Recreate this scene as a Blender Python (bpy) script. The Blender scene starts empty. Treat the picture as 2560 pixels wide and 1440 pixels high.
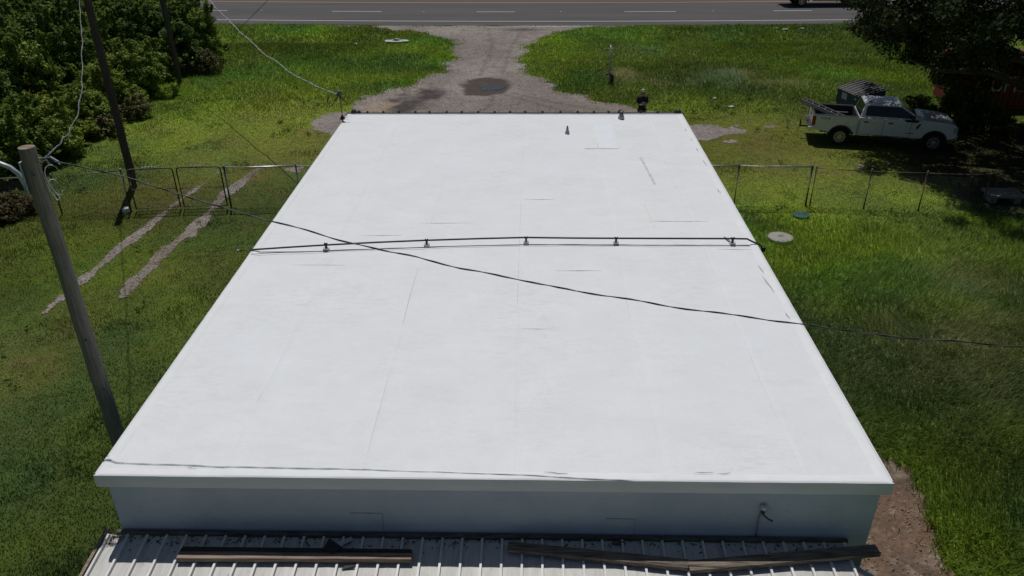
import bpy, bmesh, math, random
import numpy as np
from mathutils import Vector, Matrix

random.seed(7)
rng = np.random.default_rng(11)
scene = bpy.context.scene
R = math.radians

# ------------------------------------------------------------------ camera
CAM_H = 11.53
TH, PSI, ROLL = 0.504519, 0.026191, 0.008197
FPX = 1974.4
def cam_axes():
    f = Vector((-math.sin(PSI)*math.cos(TH), math.cos(PSI)*math.cos(TH), -math.sin(TH)))
    r = Vector((math.cos(PSI), math.sin(PSI), 0))
    d = f.cross(r)
    r2 = r*math.cos(ROLL) + d*math.sin(ROLL)
    d2 = -r*math.sin(ROLL) + d*math.cos(ROLL)
    return r2, d2, f
AR, AD, AF = cam_axes()
cam_data = bpy.data.cameras.new('camera')
cam = bpy.data.objects.new('camera', cam_data)
scene.collection.objects.link(cam)
cam_data.sensor_width = 36.0
cam_data.lens = 36.0*FPX/2560.0
cam_data.clip_end = 3000.0
m = Matrix.Identity(4)
for i, ax in enumerate((AR, -AD, -AF)):
    for j in range(3):
        m[j][i] = ax[j]
m[0][3], m[1][3], m[2][3] = 0, 0, CAM_H
cam.matrix_world = m
scene.camera = cam

# ------------------------------------------------------------------ sky, sun, exposure
SUN_EL, SUN_AZ = R(67.5), R(16)          # shadows run toward the camera and a little to +x
world = bpy.data.worlds.new('World')
scene.world = world
world.use_nodes = True
nt = world.node_tree
bg = nt.nodes['Background']
sky = nt.nodes.new('ShaderNodeTexSky')
sky.sky_type = 'NISHITA'
sky.sun_disc = False
sky.sun_elevation = SUN_EL
sky.sun_rotation = -SUN_AZ               # sun stands toward +y, slightly -x
sky.air_density = 1.0
sky.dust_density = 0.6
nt.links.new(sky.outputs['Color'], bg.inputs['Color'])
bg.inputs['Strength'].default_value = 0.05
sd = bpy.data.lights.new('sun', 'SUN')
sd.energy = 4.7
sd.angle = R(0.53)
sd.color = (1.0, 0.97, 0.93)
sun = bpy.data.objects.new('sun', sd)
scene.collection.objects.link(sun)
to_sun = Vector((-math.sin(SUN_AZ)*math.cos(SUN_EL), math.cos(SUN_AZ)*math.cos(SUN_EL), math.sin(SUN_EL)))
sun.rotation_euler = to_sun.to_track_quat('Z', 'Y').to_euler()
scene.view_settings.view_transform = 'Standard'
scene.view_settings.look = 'None'
scene.view_settings.gamma = 1.0
scene.view_settings.use_curve_mapping = False
scene.view_settings.exposure = -0.76
scene.render.engine = 'CYCLES'
scene.cycles.max_bounces = 6
scene.cycles.diffuse_bounces = 3
scene.cycles.transparent_max_bounces = 8

# ------------------------------------------------------------------ helpers
COL = scene.collection

def tag(o, label=None, cat=None, group=None, kind=None):
    if label: o['label'] = label
    if cat: o['category'] = cat
    if group: o['group'] = group
    if kind: o['kind'] = kind
    return o

def empty(name, loc, rz=0.0):
    o = bpy.data.objects.new(name, None)
    COL.objects.link(o)
    o.location = loc
    o.rotation_euler = (0, 0, rz)
    o.empty_display_size = 0.2
    return o

def copy_tree(o, parent=None):
    c = o.copy()
    COL.objects.link(c)
    c.parent = parent
    for ch in list(o.children):
        copy_tree(ch, c)
    return c

def frame_of(d):
    d = Vector(d).normalized()
    up = Vector((0, 0, 1)) if abs(d.z) < 0.95 else Vector((1, 0, 0))
    a = d.cross(up).normalized()
    b = a.cross(d).normalized()
    return a, b

class MB:
    def __init__(self, off=(0, 0, 0)):
        self.v, self.f, self.off = [], [], Vector(off)
    def add(self, verts, faces):
        n = len(self.v)
        self.v += [tuple(Vector(p) - self.off) for p in verts]
        self.f += [tuple(i+n for i in fc) for fc in faces]
    def box(self, c, s, rot=None):
        hx, hy, hz = s[0]/2, s[1]/2, s[2]/2
        vs = [Vector((x, y, z)) for x in (-hx, hx) for y in (-hy, hy) for z in (-hz, hz)]
        if rot is not None:
            vs = [rot @ q for q in vs]
        self.add([q + Vector(c) for q in vs], [(0, 1, 3, 2), (4, 6, 7, 5), (0, 4, 5, 1), (2, 3, 7, 6), (0, 2, 6, 4), (1, 5, 7, 3)])
        return self
    def bar(self, a, b, w, h):
        a, b = Vector(a), Vector(b)
        s, u = frame_of(b-a)
        vs = []
        for p in (a, b):
            for sx, sy in ((-1, -1), (1, -1), (1, 1), (-1, 1)):
                vs.append(p + s*(sx*w/2) + u*(sy*h/2))
        self.add(vs, [(3, 2, 1, 0), (4, 5, 6, 7), (0, 1, 5, 4), (1, 2, 6, 5), (2, 3, 7, 6), (3, 0, 4, 7)])
        return self
    def tube(self, pts, r, n=8, caps=True):
        pts = [Vector(p) for p in pts]
        rs = r if isinstance(r, (list, tuple)) else [r]*len(pts)
        vs, fs = [], []
        pa = None
        for i, p in enumerate(pts):
            d = (pts[min(i+1, len(pts)-1)] - pts[max(i-1, 0)])
            if d.length < 1e-9: d = Vector((0, 0, 1))
            d.normalize()
            if pa is None:
                a, b = frame_of(d)
            else:
                a = (pa - d*pa.dot(d))
                a = a.normalized() if a.length > 1e-6 else frame_of(d)[0]
                b = d.cross(a)
            pa = a
            for k in range(n):
                t = 2*math.pi*k/n
                vs.append(p + (a*math.cos(t) + b*math.sin(t))*rs[i])
        for i in range(len(pts)-1):
            for k in range(n):
                k2 = (k+1) % n
                fs.append((i*n+k, i*n+k2, (i+1)*n+k2, (i+1)*n+k))
        if caps:
            fs.append(tuple(range(n-1, -1, -1)))
            fs.append(tuple(range((len(pts)-1)*n, len(pts)*n)))
        self.add(vs, fs)
        return self
    def prism(self, poly, o, u, v, w):
        """polygon in plane (u,v) at o, extruded by vector w"""
        o, u, v, w = Vector(o), Vector(u), Vector(v), Vector(w)
        n = len(poly)
        vs = [o + u*a + v*b for a, b in poly] + [o + u*a + v*b + w for a, b in poly]
        fs = [tuple(range(n-1, -1, -1)), tuple(range(n, 2*n))]
        for i in range(n):
            j = (i+1) % n
            fs.append((i, j, n+j, n+i))
        self.add(vs, fs)
        return self
    def lathe(self, prof, o=(0, 0, 0), ax=(0, 0, 1), n=16, cap=True):
        ax = Vector(ax).normalized()
        a, b = frame_of(ax)
        o = Vector(o)
        vs, fs = [], []
        for r, h in prof:
            for k in range(n):
                t = 2*math.pi*k/n
                vs.append(o + ax*h + (a*math.cos(t) + b*math.sin(t))*r)
        for i in range(len(prof)-1):
            for k in range(n):
                k2 = (k+1) % n
                fs.append((i*n+k, i*n+k2, (i+1)*n+k2, (i+1)*n+k))
        if cap:
            fs.append(tuple(range(n-1, -1, -1)))
            fs.append(tuple(range((len(prof)-1)*n, len(prof)*n)))
        self.add(vs, fs)
        return self
    def loft(self, rings, cap=True):
        n = len(rings[0])
        vs = [p for r in rings for p in r]
        fs = []
        for i in range(len(rings)-1):
            for k in range(n):
                k2 = (k+1) % n
                fs.append((i*n+k, i*n+k2, (i+1)*n+k2, (i+1)*n+k))
        if cap:
            fs.append(tuple(range(n-1, -1, -1)))
            fs.append(tuple(range((len(rings)-1)*n, len(rings)*n)))
        self.add(vs, fs)
        return self
    def build(self, name, mat, parent=None, smooth=False, bevel=0.0, seg=2):
        me = bpy.data.meshes.new(name)
        me.from_pydata(self.v, [], self.f)
        bm = bmesh.new()
        bm.from_mesh(me)
        bmesh.ops.recalc_face_normals(bm, faces=bm.faces)
        bm.to_mesh(me)
        bm.free()
        o = bpy.data.objects.new(name, me)
        COL.objects.link(o)
        me.materials.append(mat)
        if smooth:
            for p in me.polygons: p.use_smooth = True
        if bevel > 0:
            md = o.modifiers.new('bevel', 'BEVEL')
            md.width = bevel
            md.segments = seg
            md.limit_method = 'ANGLE'
            md.angle_limit = R(35)
        if parent is not None:
            o.parent = parent
        return o

def mesh_np(name, verts, faces, mat, parent=None, col=None, loops=None):
    """verts Nx3, faces Mxk (k constant)"""
    me = bpy.data.meshes.new(name)
    nv, (nf, k) = len(verts), faces.shape
    me.vertices.add(nv)
    me.vertices.foreach_set('co', np.ascontiguousarray(verts, dtype=np.float32).ravel())
    me.loops.add(nf*k)
    me.loops.foreach_set('vertex_index', np.ascontiguousarray(faces, dtype=np.int32).ravel())
    me.polygons.add(nf)
    me.polygons.foreach_set('loop_start', np.arange(0, nf*k, k, dtype=np.int32))
    me.update(calc_edges=True)
    if col is not None:
        at = me.attributes.new('tint', 'FLOAT_COLOR', 'POINT')
        c4 = np.ones((nv, 4), dtype=np.float32)
        c4[:, :3] = col
        at.data.foreach_set('color', c4.ravel())
    me.materials.append(mat)
    o = bpy.data.objects.new(name, me)
    COL.objects.link(o)
    if parent is not None: o.parent = parent
    return o

def text_mesh(s, size, depth):
    cu = bpy.data.curves.new('lettering', 'FONT')
    cu.body = s
    cu.size = size
    cu.extrude = depth
    cu.align_x = 'CENTER'
    o = bpy.data.objects.new('lettering', cu)
    COL.objects.link(o)
    dg = bpy.context.evaluated_depsgraph_get()
    me = bpy.data.meshes.new_from_object(o.evaluated_get(dg))
    bpy.data.objects.remove(o)
    bpy.data.curves.remove(cu)
    return me

# value noise in numpy
def _h(ix, iy, s):
    n = (ix.astype(np.int64)*374761393 + iy.astype(np.int64)*668265263 + s*974711) & 0x7fffffff
    n = ((n ^ (n >> 13))*1274126177) & 0x7fffffff
    n = n ^ (n >> 16)
    return (n & 0xffff)/65535.0
def vn(x, y, s=0):
    x = np.asarray(x, float); y = np.asarray(y, float)
    ix, iy = np.floor(x), np.floor(y)
    fx, fy = x-ix, y-iy
    fx, fy = fx*fx*(3-2*fx), fy*fy*(3-2*fy)
    a, b, c, d = _h(ix, iy, s), _h(ix+1, iy, s), _h(ix, iy+1, s), _h(ix+1, iy+1, s)
    return (a*(1-fx)+b*fx)*(1-fy) + (c*(1-fx)+d*fx)*fy
def fbm(x, y, s=0, o=4):
    t, a, tot = 0, 1.0, 0
    x = np.asarray(x, float); y = np.asarray(y, float)
    for i in range(o):
        t = t + a*vn(x*2**i+17.3*i, y*2**i-9.1*i, s+i)
        tot += a
        a *= 0.5
    return t/tot
def sstep(a, b, x):
    t = np.clip((x-a)/(b-a), 0, 1)
    return t*t*(3-2*t)
def sdist(px, py, poly):
    """signed distance to polygon, negative inside"""
    px = np.asarray(px, float); py = np.asarray(py, float)
    d = np.full(px.shape, 1e9)
    ins = np.zeros(px.shape, bool)
    n = len(poly)
    for i in range(n):
        x1, y1 = poly[i]; x2, y2 = poly[(i+1) % n]
        ex, ey = x2-x1, y2-y1
        L = ex*ex+ey*ey+1e-12
        t = np.clip(((px-x1)*ex+(py-y1)*ey)/L, 0, 1)
        d = np.minimum(d, np.hypot(px-x1-t*ex, py-y1-t*ey))
        cnd = (y1 > py) != (y2 > py)
        xi = (x2-x1)*(py-y1)/((y2-y1) if y2 != y1 else 1e-12)+x1
        ins ^= cnd & (px < xi)
    return np.where(ins, -d, d)
def ldist(px, py, line):
    d = np.full(np.shape(px), 1e9)
    for (x1, y1), (x2, y2) in zip(line[:-1], line[1:]):
        ex, ey = x2-x1, y2-y1
        t = np.clip(((px-x1)*ex+(py-y1)*ey)/(ex*ex+ey*ey), 0, 1)
        d = np.minimum(d, np.hypot(px-x1-t*ex, py-y1-t*ey))
    return d

# ------------------------------------------------------------------ materials
def new_mat(name):
    mt = bpy.data.materials.new(name)
    mt.use_nodes = True
    return mt, mt.node_tree, mt.node_tree.nodes['Principled BSDF']
def setspec(b, v):
    b.inputs['Specular IOR Level'].default_value = v
def noise_node(t, scale, detail=4, rough=0.55, vec=None):
    n = t.nodes.new('ShaderNodeTexNoise')
    n.inputs['Scale'].default_value = scale
    n.inputs['Detail'].default_value = detail
    n.inputs['Roughness'].default_value = rough
    if vec is not None: t.links.new(vec, n.inputs['Vector'])
    return n
def ramp(t, src, stops):
    r = t.nodes.new('ShaderNodeValToRGB')
    els = r.color_ramp.elements
    while len(els) < len(stops): els.new(0.5)
    for e, (p, c) in zip(els, stops):
        e.position = p
        e.color = (*c, 1) if len(c) == 3 else c
    t.links.new(src, r.inputs['Fac'])
    return r
def mixc(t, fac, a, b, mode='MIX'):
    mx = t.nodes.new('ShaderNodeMix')
    mx.data_type = 'RGBA'
    mx.blend_type = mode
    for s, v in ((mx.inputs[0], fac), (mx.inputs[6], a), (mx.inputs[7], b)):
        if hasattr(v, 'is_linked') or hasattr(v, 'links'):
            t.links.new(v, s)
        else:
            s.default_value = v if isinstance(v, (int, float)) else ((*v, 1) if len(v) == 3 else v)
    return mx.outputs[2]
def bumpn(t, b, h, strength, dist):
    bp = t.nodes.new('ShaderNodeBump')
    bp.inputs['Strength'].default_value = strength
    bp.inputs['Distance'].default_value = dist
    t.links.new(h, bp.inputs['Height'])
    t.links.new(bp.outputs['Normal'], b.inputs['Normal'])
def coords(t, kind='Object'):
    return t.nodes.new('ShaderNodeTexCoord').outputs[kind]
def mapping(t, vec, scale):
    mp = t.nodes.new('ShaderNodeMapping')
    mp.inputs['Scale'].default_value = scale
    t.links.new(vec, mp.inputs['Vector'])
    return mp.outputs['Vector']

def simple(name, c1, c2, rough=0.6, scale=6.0, metal=0.0, spec=0.4, bump=0.0, bdist=0.01, stretch=None, bscale=None):
    mt, t, b = new_mat(name)
    v = coords(t)
    if stretch: v = mapping(t, v, stretch)
    n = noise_node(t, scale, 5, 0.6, v)
    r = ramp(t, n.outputs['Fac'], [(0.3, c1), (0.72, c2)])
    t.links.new(r.outputs['Color'], b.inputs['Base Color'])
    b.inputs['Roughness'].default_value = rough
    b.inputs['Metallic'].default_value = metal
    setspec(b, spec)
    if bump:
        n2 = noise_node(t, bscale or scale*5, 4, 0.6, v)
        bumpn(t, b, n2.outputs['Fac'], bump, bdist)
    return mt

def tint_mat(name, rough=0.9, spec=0.15, trans=0.0, nscale=0.0, namp=0.3, bump=0.0, bscale=20, bdist=0.03):
    mt, t, b = new_mat(name)
    at = t.nodes.new('ShaderNodeAttribute')
    at.attribute_name = 'tint'
    c = at.outputs['Color']
    if nscale:
        n = noise_node(t, nscale, 6, 0.7, coords(t))
        r = ramp(t, n.outputs['Fac'], [(0.25, (1-namp,)*3), (0.75, (1+namp,)*3)])
        c = mixc(t, 1.0, c, r.outputs['Color'], 'MULTIPLY')
    t.links.new(c, b.inputs['Base Color'])
    b.inputs['Roughness'].default_value = rough
    setspec(b, spec)
    if bump:
        n2 = noise_node(t, bscale, 5, 0.7, coords(t))
        bumpn(t, b, n2.outputs['Fac'], bump, bdist)
    if trans:
        tr = t.nodes.new('ShaderNodeBsdfTranslucent')
        t.links.new(c, tr.inputs['Color'])
        ms = t.nodes.new('ShaderNodeMixShader')
        ms.inputs[0].default_value = trans
        out = t.nodes['Material Output']
        t.links.new(b.outputs[0], ms.inputs[1])
        t.links.new(tr.outputs[0], ms.inputs[2])
        t.links.new(ms.outputs[0], out.inputs['Surface'])
    return mt

M = {}
M['ground'] = tint_mat('ground_soil', 0.95, 0.05, 0, 3.0, 0.35, 0.6, 14, 0.05)
M['grass'] = tint_mat('grass_blade', 0.6, 0.18, 0.32)
M['gravel'] = tint_mat('gravel', 0.95, 0.1, 0, 11.0, 0.42, 0.8, 30, 0.03)
M['leaf'] = tint_mat('leaf', 0.6, 0.12, 0.25)
M['stone'] = tint_mat('stone', 0.9, 0.2)

def mat_asphalt():
    mt, t, b = new_mat('asphalt')
    v = coords(t)
    n1 = noise_node(t, 60, 3, 0.7, v)
    n2 = noise_node(t, 0.5, 5, 0.6, mapping(t, v, (0.12, 1.6, 1)))
    r1 = ramp(t, n1.outputs['Fac'], [(0.3, (0.065, 0.062, 0.062)), (0.7, (0.115, 0.11, 0.112))])
    r2 = ramp(t, n2.outputs['Fac'], [(0.3, (0.82, 0.82, 0.82)), (0.7, (1.15, 1.13, 1.12))])
    t.links.new(mixc(t, 1.0, r1.outputs['Color'], r2.outputs['Color'], 'MULTIPLY'), b.inputs['Base Color'])
    b.inputs['Roughness'].default_value = 0.9
    setspec(b, 0.25)
    bumpn(t, b, n1.outputs['Fac'], 0.4, 0.01)
    return mt
M['asphalt'] = mat_asphalt()
M['white_line'] = simple('road_paint_white', (0.42, 0.41, 0.39), (0.66, 0.65, 0.62), 0.8, 9, bump=0.2)
M['yellow_line'] = simple('road_paint_yellow', (0.45, 0.24, 0.07), (0.6, 0.36, 0.12), 0.8, 9)

def mat_roof():
    mt, t, b = new_mat('roof_membrane')
    v = coords(t)
    base = ramp(t, noise_node(t, 1.1, 8, 0.7, v).outputs['Fac'], [(0.3, (0.70, 0.72, 0.74)), (0.7, (0.755, 0.775, 0.80))]).outputs['Color']
    # faint pinkish dust smears dragged across the sheet
    sm = noise_node(t, 2.2, 9, 0.75, mapping(t, v, (0.7, 1.5, 1)))
    f1 = ramp(t, sm.outputs['Fac'], [(0.48, (0, 0, 0)), (0.80, (0.5, 0.5, 0.5))]).outputs['Color']
    c = mixc(t, f1, base, (0.665, 0.62, 0.595))
    # cleaner, bluish wiped areas
    cl = noise_node(t, 0.35, 3, 0.5, v)
    f2 = ramp(t, cl.outputs['Fac'], [(0.5, (0, 0, 0)), (0.75, (0.3, 0.3, 0.3))]).outputs['Color']
    c = mixc(t, f2, c, (0.76, 0.79, 0.825))
    # trodden zones carry fine brownish scuff streaks
    zn = ramp(t, noise_node(t, 0.45, 3, 0.5, v).outputs['Fac'], [(0.46, (0, 0, 0)), (0.66, (1, 1, 1))]).outputs['Color']
    st = ramp(t, noise_node(t, 4.5, 9, 0.8, mapping(t, v, (0.8, 2.6, 1))).outputs['Fac'], [(0.48, (0, 0, 0)), (0.74, (0.6, 0.6, 0.6))]).outputs['Color']
    c = mixc(t, mixc(t, 1.0, zn, st, 'MULTIPLY'), c, (0.575, 0.52, 0.49))
    # small scuffs and specks
    sc = noise_node(t, 7.0, 6, 0.8, mapping(t, v, (1.0, 2.2, 1)))
    f3 = ramp(t, sc.outputs['Fac'], [(0.66, (0, 0, 0)), (0.78, (0.5, 0.5, 0.5))]).outputs['Color']
    c = mixc(t, f3, c, (0.50, 0.46, 0.43))
    sp = noise_node(t, 42.0, 2, 0.5, v)
    f4 = ramp(t, sp.outputs['Fac'], [(0.775, (0, 0, 0)), (0.80, (0.8, 0.8, 0.8))]).outputs['Color']
    c = mixc(t, f4, c, (0.25, 0.22, 0.2))
    gr = ramp(t, noise_node(t, 28.0, 4, 0.8, v).outputs['Fac'], [(0.3, (0.955, 0.955, 0.955)), (0.7, (1.03, 1.03, 1.03))]).outputs['Color']
    c = mixc(t, 1.0, c, gr, 'MULTIPLY')
    t.links.new(c, b.inputs['Base Color'])
    b.inputs['Roughness'].default_value = 0.62
    setspec(b, 0.25)
    bumpn(t, b, noise_node(t, 2.2, 5, 0.6, v).outputs['Fac'], 0.25, 0.01)
    return mt
M['membrane'] = mat_roof()
M['membrane_new'] = simple('membrane_clean', (0.715, 0.745, 0.79), (0.765, 0.785, 0.81), 0.6, 2.0, spec=0.2, bump=0.15)
M['membrane_edge'] = simple('membrane_edge', (0.70, 0.715, 0.73), (0.775, 0.785, 0.795), 0.55, 2.5, spec=0.3, bump=0.2, bscale=3)
M['seam'] = simple('seam_dirt', (0.46, 0.44, 0.42), (0.70, 0.69, 0.68), 0.8, 5)
M['streak'] = simple('dirt_streak', (0.24, 0.23, 0.22), (0.45, 0.43, 0.41), 0.9, 8)
M['fascia'] = simple('painted_fascia', (0.60, 0.63, 0.66), (0.70, 0.72, 0.745), 0.55, 3, spec=0.35, bump=0.2, bscale=4, stretch=(0.4, 1, 1))
def mat_wall():
    mt, t, b = new_mat('painted_block_wall')
    v = coords(t)
    n = noise_node(t, 1.6, 6, 0.62, v)
    r = ramp(t, n.outputs['Fac'], [(0.3, (0.42, 0.48, 0.57)), (0.75, (0.53, 0.585, 0.66))])
    st = noise_node(t, 2.2, 6, 0.7, mapping(t, v, (1.5, 1, 6)))
    f = ramp(t, st.outputs['Fac'], [(0.58, (0, 0, 0)), (0.8, (0.5, 0.5, 0.5))])
    t.links.new(mixc(t, f.outputs['Color'], r.outputs['Color'], (0.27, 0.27, 0.26)), b.inputs['Base Color'])
    b.inputs['Roughness'].default_value = 0.85
    setspec(b, 0.2)
    bumpn(t, b, noise_node(t, 30, 4, 0.7, v).outputs['Fac'], 0.5, 0.01)
    return mt
M['wall'] = mat_wall()
M['wall_low'] = simple('lower_wall_green', (0.16, 0.21, 0.21), (0.24, 0.29, 0.28), 0.85, 3)
M['black'] = simple('black_rubber', (0.012, 0.012, 0.012), (0.03, 0.03, 0.03), 0.6, 20)
M['gutter'] = simple('dark_gutter', (0.02, 0.02, 0.02), (0.05, 0.045, 0.04), 0.6, 12)
M['grey_metal'] = simple('grey_metal', (0.32, 0.33, 0.34), (0.46, 0.47, 0.48), 0.45, 8, metal=0.5)
M['galv'] = simple('galvanised', (0.34, 0.36, 0.38), (0.5, 0.52, 0.53), 0.45, 15, metal=0.7)
M['galv_dark'] = simple('weathered_steel', (0.06, 0.066, 0.064), (0.14, 0.15, 0.145), 0.6, 15, metal=0.5)
M['rust'] = simple('rusty_steel', (0.07, 0.045, 0.038), (0.15, 0.10, 0.085), 0.8, 25, metal=0.3)
M['mesh_wire'] = simple('chain_link_wire', (0.05, 0.055, 0.05), (0.10, 0.10, 0.095), 0.7, 10, metal=0.3)
M['cable_black'] = simple('cable_black', (0.012, 0.012, 0.014), (0.03, 0.03, 0.035), 0.5, 20)
M['cable_dull'] = simple('cable_dull', (0.14, 0.14, 0.145), (0.32, 0.32, 0.33), 0.6, 3)
M['cable_grey'] = simple('cable_grey', (0.3, 0.3, 0.31), (0.55, 0.55, 0.56), 0.5, 3)
def mat_shed():
    mt, t, b = new_mat('shed_metal')
    v = coords(t)
    n = noise_node(t, 3.0, 6, 0.65, mapping(t, v, (5, 0.6, 1)))
    r = ramp(t, n.outputs['Fac'], [(0.25, (0.40, 0.39, 0.365)), (0.55, (0.55, 0.54, 0.51)), (0.8, (0.62, 0.615, 0.59))])
    d = noise_node(t, 6.0, 7, 0.75, v)
    f = ramp(t, d.outputs['Fac'], [(0.6, (0, 0, 0)), (0.72, (0.8, 0.8, 0.8))])
    t.links.new(mixc(t, f.outputs['Color'], r.outputs['Color'], (0.24, 0.19, 0.14)), b.inputs['Base Color'])
    b.inputs['Roughness'].default_value = 0.5
    b.inputs['Metallic'].default_value = 0.0
    setspec(b, 0.35)
    bumpn(t, b, noise_node(t, 1.5, 3, 0.5, v).outputs['Fac'], 0.3, 0.01)
    return mt
M['shed'] = mat_shed()
M['rib'] = simple('rib_metal', (0.58, 0.58, 0.57), (0.74, 0.74, 0.72), 0.5, 4)
M['wood_old'] = simple('weathered_board', (0.15, 0.10, 0.075), (0.40, 0.32, 0.25), 0.85, 7, bump=0.5, bdist=0.004, stretch=(0.35, 5, 5), spec=0.15)
M['wood_dark'] = simple('dark_board', (0.05, 0.045, 0.04), (0.33, 0.27, 0.21), 0.85, 6, bump=0.5, bdist=0.004, stretch=(0.35, 5, 5), spec=0.15)
M['header'] = simple('rotten_header', (0.06, 0.05, 0.042), (0.20, 0.165, 0.14), 0.9, 5, bump=0.6, stretch=(0.6, 3, 3))
M['pole_grey'] = simple('weathered_pole', (0.13, 0.12, 0.105), (0.29, 0.27, 0.24), 0.9, 5, bump=0.8, bdist=0.006, stretch=(9, 9, 0.5), spec=0.1)
M['pole_dark'] = simple('creosote_pole', (0.055, 0.045, 0.038), (0.12, 0.10, 0.085), 0.85, 5, bump=0.8, bdist=0.006, stretch=(9, 9, 0.5), spec=0.15)
M['paint_steel'] = simple('blue_grey_steel', (0.40, 0.44, 0.50), (0.52, 0.56, 0.60), 0.4, 6, metal=0.2)
M['concrete'] = simple('concrete', (0.24, 0.235, 0.21), (0.36, 0.35, 0.315), 0.9, 9, bump=0.4)
M['concrete_dark'] = simple('dirty_concrete', (0.2, 0.18, 0.16), (0.32, 0.29, 0.26), 0.9, 6, bump=0.4)
M['green_lid'] = simple('green_plastic', (0.02, 0.075, 0.06), (0.035, 0.11, 0.09), 0.55, 8)
M['white_trash'] = simple('white_plastic', (0.6, 0.6, 0.58), (0.78, 0.78, 0.77), 0.6, 5)
M['dull_white'] = simple('dull_white_plastic', (0.42, 0.43, 0.40), (0.6, 0.61, 0.58), 0.7, 5)
M['yellow'] = simple('yellow_plastic', (0.55, 0.33, 0.02), (0.7, 0.45, 0.04), 0.5, 8)
def mat_water():
    mt, t, b = new_mat('muddy_water')
    b.inputs['Base Color'].default_value = (0.055, 0.05, 0.045, 1)
    b.inputs['Roughness'].default_value = 0.06
    setspec(b, 0.5)
    return mt
M['water'] = mat_water()
def flat(name, c, rough, metal=0.0, spec=0.5, coat=0.0):
    mt = simple(name, tuple(x*0.9 for x in c), tuple(min(1, x*1.08) for x in c), rough, 5, metal, spec)
    if coat:
        b = mt.node_tree.nodes['Principled BSDF']
        b.inputs['Coat Weight'].default_value = coat
        b.inputs['Coat Roughness'].default_value = 0.08
    return mt
M['car_white'] = flat('car_paint_white', (0.64, 0.65, 0.66), 0.35, 0, 0.4, 0.6)
M['glass'] = flat('dark_glass', (0.012, 0.014, 0.016), 0.06, 0, 0.6)
M['tyre'] = flat('tyre', (0.018, 0.018, 0.018), 0.85, 0, 0.2)
M['rim'] = flat('alloy_rim', (0.5, 0.5, 0.51), 0.35, 0.8)
M['rim_dark'] = flat('rim_dark', (0.04, 0.04, 0.042), 0.5, 0.4)
M['chrome'] = flat('chrome', (0.62, 0.62, 0.63), 0.18, 0.9)
M['trim'] = flat('black_trim', (0.02, 0.02, 0.021), 0.5)
M['tail'] = flat('tail_lamp', (0.22, 0.012, 0.01), 0.2)
M['lamp'] = flat('head_lamp', (0.35, 0.36, 0.38), 0.12)
M['alu'] = flat('ladder_aluminium', (0.42, 0.42, 0.43), 0.4, 0.6)
M['fibre'] = flat('ladder_grey', (0.26, 0.25, 0.25), 0.5)
M['dumpster'] = simple('dumpster_blue', (0.018, 0.038, 0.075), (0.035, 0.062, 0.11), 0.55, 6, bump=0.2)
M['lid'] = simple('lid_plastic', (0.04, 0.038, 0.037), (0.075, 0.072, 0.07), 0.5, 8)
M['sticker'] = flat('sticker', (0.4, 0.42, 0.45), 0.5)
M['red_steel'] = simple('faded_red_steel', (0.15, 0.024, 0.018), (0.22, 0.045, 0.032), 0.7, 3)
M['letter'] = flat('white_lettering', (0.55, 0.55, 0.53), 0.7)
M['skin'] = flat('skin', (0.36, 0.20, 0.14), 0.5)
M['shirt'] = flat('black_shirt', (0.022, 0.022, 0.025), 0.85, 0, 0.2)
M['shorts'] = flat('charcoal_shorts', (0.07, 0.062, 0.056), 0.85, 0, 0.2)
M['cap'] = flat('grey_cap', (0.42, 0.40, 0.37), 0.8)
M['shoe'] = flat('shoe', (0.05, 0.05, 0.05), 0.7)
M['bark'] = simple('bark', (0.05, 0.042, 0.035), (0.13, 0.11, 0.09), 0.95, 6, bump=0.8, bdist=0.03, stretch=(4, 4, 0.8))

# ------------------------------------------------------------------ ground and its sheets
ROOF_Z = 3.4
BX0, BX1, BY0, BY1 = -6.5, 5.32, 8.83, 27.4      # roof outline
DRIVE = [(-16, 62.1), (-11.7, 61.5), (-7.8, 59.1), (-5.5, 56.2), (-4.8, 51.3), (-5.5, 47.6), (-6.4, 45.3), (-8.0, 42.7), (-9.3, 41.2),
         (-9.6, 39.0), (-10.9, 38.0), (-10.6, 36.4), (-9.4, 35.2), (-8.3, 32.5), (-6.6, 29.0), (-5, 27.6), (4.8, 27.6), (6.0, 30), (6.8, 34.0), (7.4, 36.4),
         (7.0, 37.6), (6.4, 38.9), (4.8, 40.3), (3.6, 40.9), (2.6, 42.3), (1.4, 43.5), (-0.1, 46.6), (-0.6, 50.7), (-0.1, 55.5), (1.8, 59.5), (4.5, 61.0), (8, 62.1)]
GRAV_R = [(6.9, 36.9), (8.3, 37.2), (9.9, 36.1), (8.4, 34.8), (7.0, 34.6)]
TRACK_L = [(-12.6, 31.4), (-13.0, 30.3), (-13.1, 29.1), (-13.4, 27.3), (-13.5, 26.2), (-13.6, 24.1), (-13.8, 22.2), (-13.9, 20.9), (-13.95, 19.3)]
TRACK_R = [(-11.1, 31.6), (-11.5, 30.5), (-11.7, 28.9), (-11.8, 27.1), (-11.9, 25.5), (-12.0, 24.0), (-12.2, 22.5), (-12.2, 21.5), (-12.1, 20.2)]
DIRT = [(5.3, 12.6), (6.3, 14.0), (7.3, 13.4), (8.0, 12.8), (8.15, 12.1), (7.75, 11.4), (7.7, 10.6), (7.45, 9.8), (7.5, 8.5), (7.0, 6.5), (4.8, 6.5), (4.8, 8.8), (5.3, 9)]
MUD = [(-7.4, 39.2), (-7.2, 41), (-6.7, 43.4), (-5.6, 44.4), (-4.9, 43.6), (-5.3, 41.2), (-5.7, 38.6)]
PUD = [(-3.8, 44.3), (-3.5, 45.6), (-2.6, 46.2), (-1.6, 45.9), (-1.2, 44.7), (-1.5, 42.9), (-2.4, 42.2), (-3.5, 42.5)]

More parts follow.
